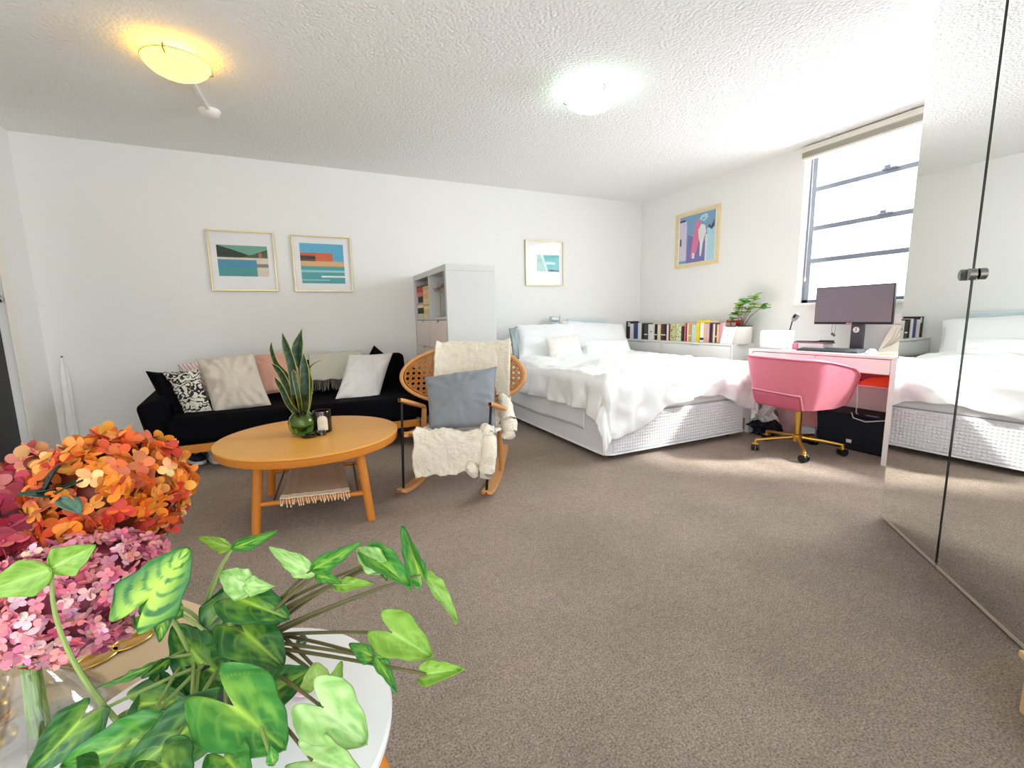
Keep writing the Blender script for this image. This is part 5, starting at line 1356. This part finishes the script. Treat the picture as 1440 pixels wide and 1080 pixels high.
def arrow(bx, by, tx, ty, hw, db, dt, typ, roll=0., fold=.25, droop=.12, lobe=.33, wig=.05, nolobe=False, seed=0):
    b = at_d(bx, by, db); t_ = at_d(tx, ty, dt)
    d = (t_-b); ln = d.length; d.normalize()
    view = (CAM-b).normalized(); s_ = d.cross(view).normalized(); n_ = s_.cross(d)
    s2 = s_*cos(roll)+n_*sin(roll); n2 = s2.cross(d)
    W_ = hw*(db+dt)/2/F_PX
    c0_, c1, c2, vr = TYPES[typ]; c0_, c1, c2 = map(np.array, (lin(c0_), lin(c1), lin(c2)))
    lb = 0 if nolobe else lobe
    def width(u):
        if nolobe: return min(1, (3.2*u)**.6)*max(0, 1-u)**.72*1.25
        return min(1, .62+2.2*u)*max(0, 1-u)**.62*1.10
    def fn(u, v):
        a = 2*v-1; e = abs(a)
        along = u-lb*(1-((e-.62)/.62)**2)*(1-u)**2.4
        w_ = width(u)*(1+.04*sin(u*17+seed))
        z = fold*W_*e**1.25-droop*ln*along*abs(along)+wig*ln*.4*fbm((u*3+seed, a*2, seed), 1, 2)+.025*ln*sin(u*24-e*6)*e*(1-u)
        return b+d*(ln*along)+s2*(a*w_*W_)+n2*z
    def cf(u, v):
        a = abs(2*v-1)
        mid = exp(-(a/(.055+.05*(1-u)))**2)*(1-.5*u)
        ph = (u+.12-a*.42)*5.2; dv = abs(ph-round(ph))
        vein = exp(-(dv/.085)**2)*(1-a)**.6*.55*(1-u*.5)
        nse = fbm((u*4+seed*3, (2*v-1)*3.2, seed), 1, 3)
        blot = vr*max(0, min(1, 1.15-a*1.5-u*.55+nse*1.1))
        if vr >= 1: blot = max(0, min(1, 1.3-a*1.3-u*.25)) if dv < .33+.1*nse else blot*.25
        k = max(mid, vein*.8, blot*.75)
        base = c0_+(c1-c0_)*max(0, min(1, .5+nse))
        r = base+(c2-base)*min(1, k)
        if a > .965: r = r*.75
        return tuple(float(x) for x in r)
    mb = MB(); mb.grid(fn, 44, 36, cf)
    return mb, b, ln
pc = Vector((PTX, PTY, WTZ+.09))
# base x,y  tip x,y  half-width  depth at base/tip  type roll fold droop
leaves = [
 (74, 800, -40, 838, 30, .47, .44, 'lime', .3, .1, .05, 1), (70, 800, 134, 767, 26, .47, .49, 'lime', -.3, .1, .05, 1),
 (210, 840, 265, 770, 44, .56, .58, 'var', .1, .12, .05, .55),
 (222, 858, 256, 866, 30, .62, .61, 'green', .3, .2, .1, .6), (222, 850, 196, 862, 22, .62, .61, 'green', .2, .2, .1, .3), (228, 848, 226, 902, 17, .58, .56, 'var', .5, .2, .1, 1),
 (328, 770, 272, 757, 12, .66, .69, 'lime', .5, .2, .1, 1), (328, 770, 386, 751, 12, .66, .64, 'green', -.5, .2, .1, 1),
 (345, 822, 308, 806, 22, .62, .63, 'pale', .3, .3, .2, .3), (348, 822, 378, 826, 15, .62, .60, 'pale', -.3, .3, .2, 1),
 (445, 808, 372, 770, 16, .60, .64, 'pale', .4, .15, .1, 1), (440, 800, 502, 768, 14, .60, .56, 'green', -.3, .15, .1, 1),
 (445, 808, 478, 818, 10, .60, .58, 'green', .3, .1, .1, 1), (470, 824, 522, 819, 12, .60, .58, 'lime', .5, .2, .1, 1),
 (530, 788, 577, 818, 22, .60, .57, 'green', .5, .5, .3, .4), (530, 790, 500, 772, 19, .60, .62, 'pale', .3, .3, .2, .4), (534, 794, 545, 816, 13, .6, .6, 'var', .9, .3, .2, 1),
 (592, 808, 563, 740, 18, .62, .65, 'green', .7, .35, .12, .2), (596, 806, 648, 872, 16, .62, .60, 'lime', .8, .35, .15, 1),
 (552, 890, 606, 922, 34, .57, .54, 'lime', .1, .2, .15, .45),
 (600, 948, 646, 940, 17, .52, .50, 'lime', .2, .35, .2, .2),
 (528, 925, 490, 906, 14, .55, .57, 'green', .5, .3, .1, 1), (526, 925, 560, 964, 13, .55, .52, 'green', .7, .3, .25, 1),
 (336, 842, 405, 868, 34, .63, .61, 'dark', .2, .15, .1, .3), (345, 890, 398, 935, 40, .61, .58, 'dark', .2, .15, .1, .5), (330, 858, 300, 945, 44, .66, .63, 'dark', -.2, .15, .1, .4),
 (288, 938, 243, 880, 36, .61, .64, 'dark', .3, .15, .05, .5), (292, 938, 338, 962, 30, .61, .58, 'dark', -.2, .2, .1, .4),
 (330, 994, 400, 1052, 58, .50, .47, 'green', .1, .10, .08, .62),
 (375, 978, 433, 942, 34, .55, .54, 'dark', .2, .2, .1, .3),
 (224, 1030, 221, 944, 42, .56, .60, 'dark', .2, .25, .1, .2),
 (112, 1014, 40, 1092, 36, .51, .48, 'dark', .3, .2, .1, .4),
 (195, 1040, 84, 1078, 40, .49, .46, 'green', .1, .2, .1, .5), (268, 1022, 172, 1094, 46, .50, .46, 'dark', .1, .2, .1, .6),
 (272, 1018, 300, 975, 30, .52, .55, 'green', -.2, .2, .1, .4),
 (200, 990, 262, 985, 30, .57, .56, 'dark', .1, .2, .1, .4), (255, 965, 275, 1000, 28, .6, .57, 'dark', .2, .2, .1, .3),
 (455, 996, 515, 1044, 44, .48, .46, 'pale', .1, .2, .15, .45),
 (440, 1070, 505, 1090, 34, .45, .42, 'pale', .1, .3, .15, .4),
 (446, 962, 444, 932, 22, .53, .54, 'olive', .2, .3, .1, .3), (470, 968, 480, 930, 13, .52, .54, 'lime', .6, .3, .1, .2), (470, 968, 446, 996, 13, .52, .5, 'green', .6, .3, .1, 1),
 (232, 926, 132, 978, 11, .60, .58, 'green', .9, .2, .12, 1), (238, 925, 200, 955, 14, .60, .58, 'dark', .9, .2, .12, 1),
 (385, 1076, 380, 1048, 9, .44, .45, 'green', .2, .2, .1, 1), (318, 1066, 348, 1100, 30, .46, .43, 'green', .2, .2, .1, .4), (228, 1074, 260, 1110, 40, .45, .42, 'dark', .2, .2, .1, .4), (140, 1085, 120, 1120, 40, .45, .42, 'dark', .2, .2, .1, .4),
 (310, 905, 268, 930, 26, .66, .66, 'dark', .1, .2, .1, .4), (372, 930, 345, 965, 26, .62, .60, 'dark', .1, .2, .1, .4),
]
i = 0
for row in leaves:
    bx, by, tx, ty, hw, db, dt, typ, roll, fold, droop, nl = row
    i += 1
    mb, b, ln = arrow(bx, by, tx, ty, hw, db, dt, typ, roll, fold, droop, (0 if nl == 1 else nl), .05, nl == 1, i*1.37)
    lf = obj('leaf', mb, LEAF, ap, solid=.0012, ang=180)
    dark = bx > 400
    src = pc+Vector((random.uniform(-.04, .04)+max(-.03, min(.03, (bx-340)*.0002)), random.uniform(-.035, .035), -.005))
    hz = max(0, b.z-src.z); k_ = .58 if bx > 400 else .66; mid = Vector((src.x*k_+b.x*(1-k_), src.y*k_+b.y*(1-k_), src.z+max(.02, hz*(.55 if bx > 400 else .66))))
    if i == 2: continue
    n = 10; P = []
    if i == 1: src = at_d(165, 1015, .54); mid = at_d(62, 900, .50)
    for k in range(n+1):
        f_ = k/n; P.append(src*(1-f_)**2+mid*2*f_*(1-f_)+b*f_*f_)
    obj('stem', MB().tube(P, [.0032-.0014*k/n for k in range(n+1)], 7), STEMB if dark else STEMG, ap)
# small things on the white table
setp(obj('glass_bead', MB().ell(at_z(425, 908, WTZ)+Vector((0, 0, .0095)), .0095, 20, 14), mat('bottle_green_glass', '#1f4a34', .05, coat=.6)), 'small bottle-green glass bead on the white side table', 'bead')
pt = at_z(430, 975, WTZ)
mb = MB(); mb.c = lin('#f2c4d8'); mb.grid(lambda u, v: pt+Vector((.035*(u-.5), .02*(v-.5)*sin(pi*u), .003+.004*sin(pi*v)*sin(pi*u))), 10, 8)
setp(obj('fallen_petal', mb, PET, solid=.001), 'fallen pale pink petal on the white side table', 'petal')

# ------------------------------------------------------------------ LIGHT
wld = bpy.data.worlds.new('sky'); sc.world = wld; wld.use_nodes = True
bg = wld.node_tree.nodes['Background']
bg.inputs['Color'].default_value = (.90, .95, 1., 1); bg.inputs['Strength'].default_value = 2.25
sun = bpy.data.lights.new('sun', 'SUN'); sun.energy = 9.; sun.angle = radians(7); sun.color = (1, .97, .93)
so_ = bpy.data.objects.new('sun', sun); C.objects.link(so_)
sdv = Vector((.60, -.58, .80)).normalized()
so_.rotation_euler = sdv.to_track_quat('Z', 'Y').to_euler(); so_.location = (8, -4, 8)
def area(name, loc, target, sx, sy, power, col):
    l = bpy.data.lights.new(name, 'AREA'); l.shape = 'RECTANGLE'; l.size = sx; l.size_y = sy; l.energy = power; l.color = col
    o = bpy.data.objects.new(name, l); C.objects.link(o); o.location = loc
    o.rotation_euler = (Vector(target)-Vector(loc)).to_track_quat('-Z', 'Y').to_euler()
    return o
area('daylight_window', (XR+.35, 1.7, 1.85), (1.7, 2.3, .2), 1.7, 1.25, 50, (.93, .97, 1))

# ------------------------------------------------------------------ CAMERA
cam = bpy.data.cameras.new('camera'); co = bpy.data.objects.new('camera', cam); C.objects.link(co)
cam.sensor_fit = 'HORIZONTAL'; cam.sensor_width = 36; cam.lens = F_PX*36/1440; cam.clip_start = .02
M = Matrix((( _rt.x, -_dn.x, -_fw.x, 0), (_rt.y, -_dn.y, -_fw.y, 0), (_rt.z, -_dn.z, -_fw.z, CAMH), (0, 0, 0, 1)))
co.matrix_world = M
sc.camera = co
sc.view_settings.view_transform = 'Standard'; sc.view_settings.look = 'None'; sc.view_settings.gamma = 1; sc.view_settings.use_curve_mapping = False
sc.view_settings.exposure = .93
sc.cycles.max_bounces = 12; sc.cycles.diffuse_bounces = 6; sc.cycles.glossy_bounces = 6; sc.cycles.transmission_bounces = 10; sc.cycles.transparent_max_bounces = 16
sc.cycles.caustics_reflective = False; sc.cycles.caustics_refractive = False
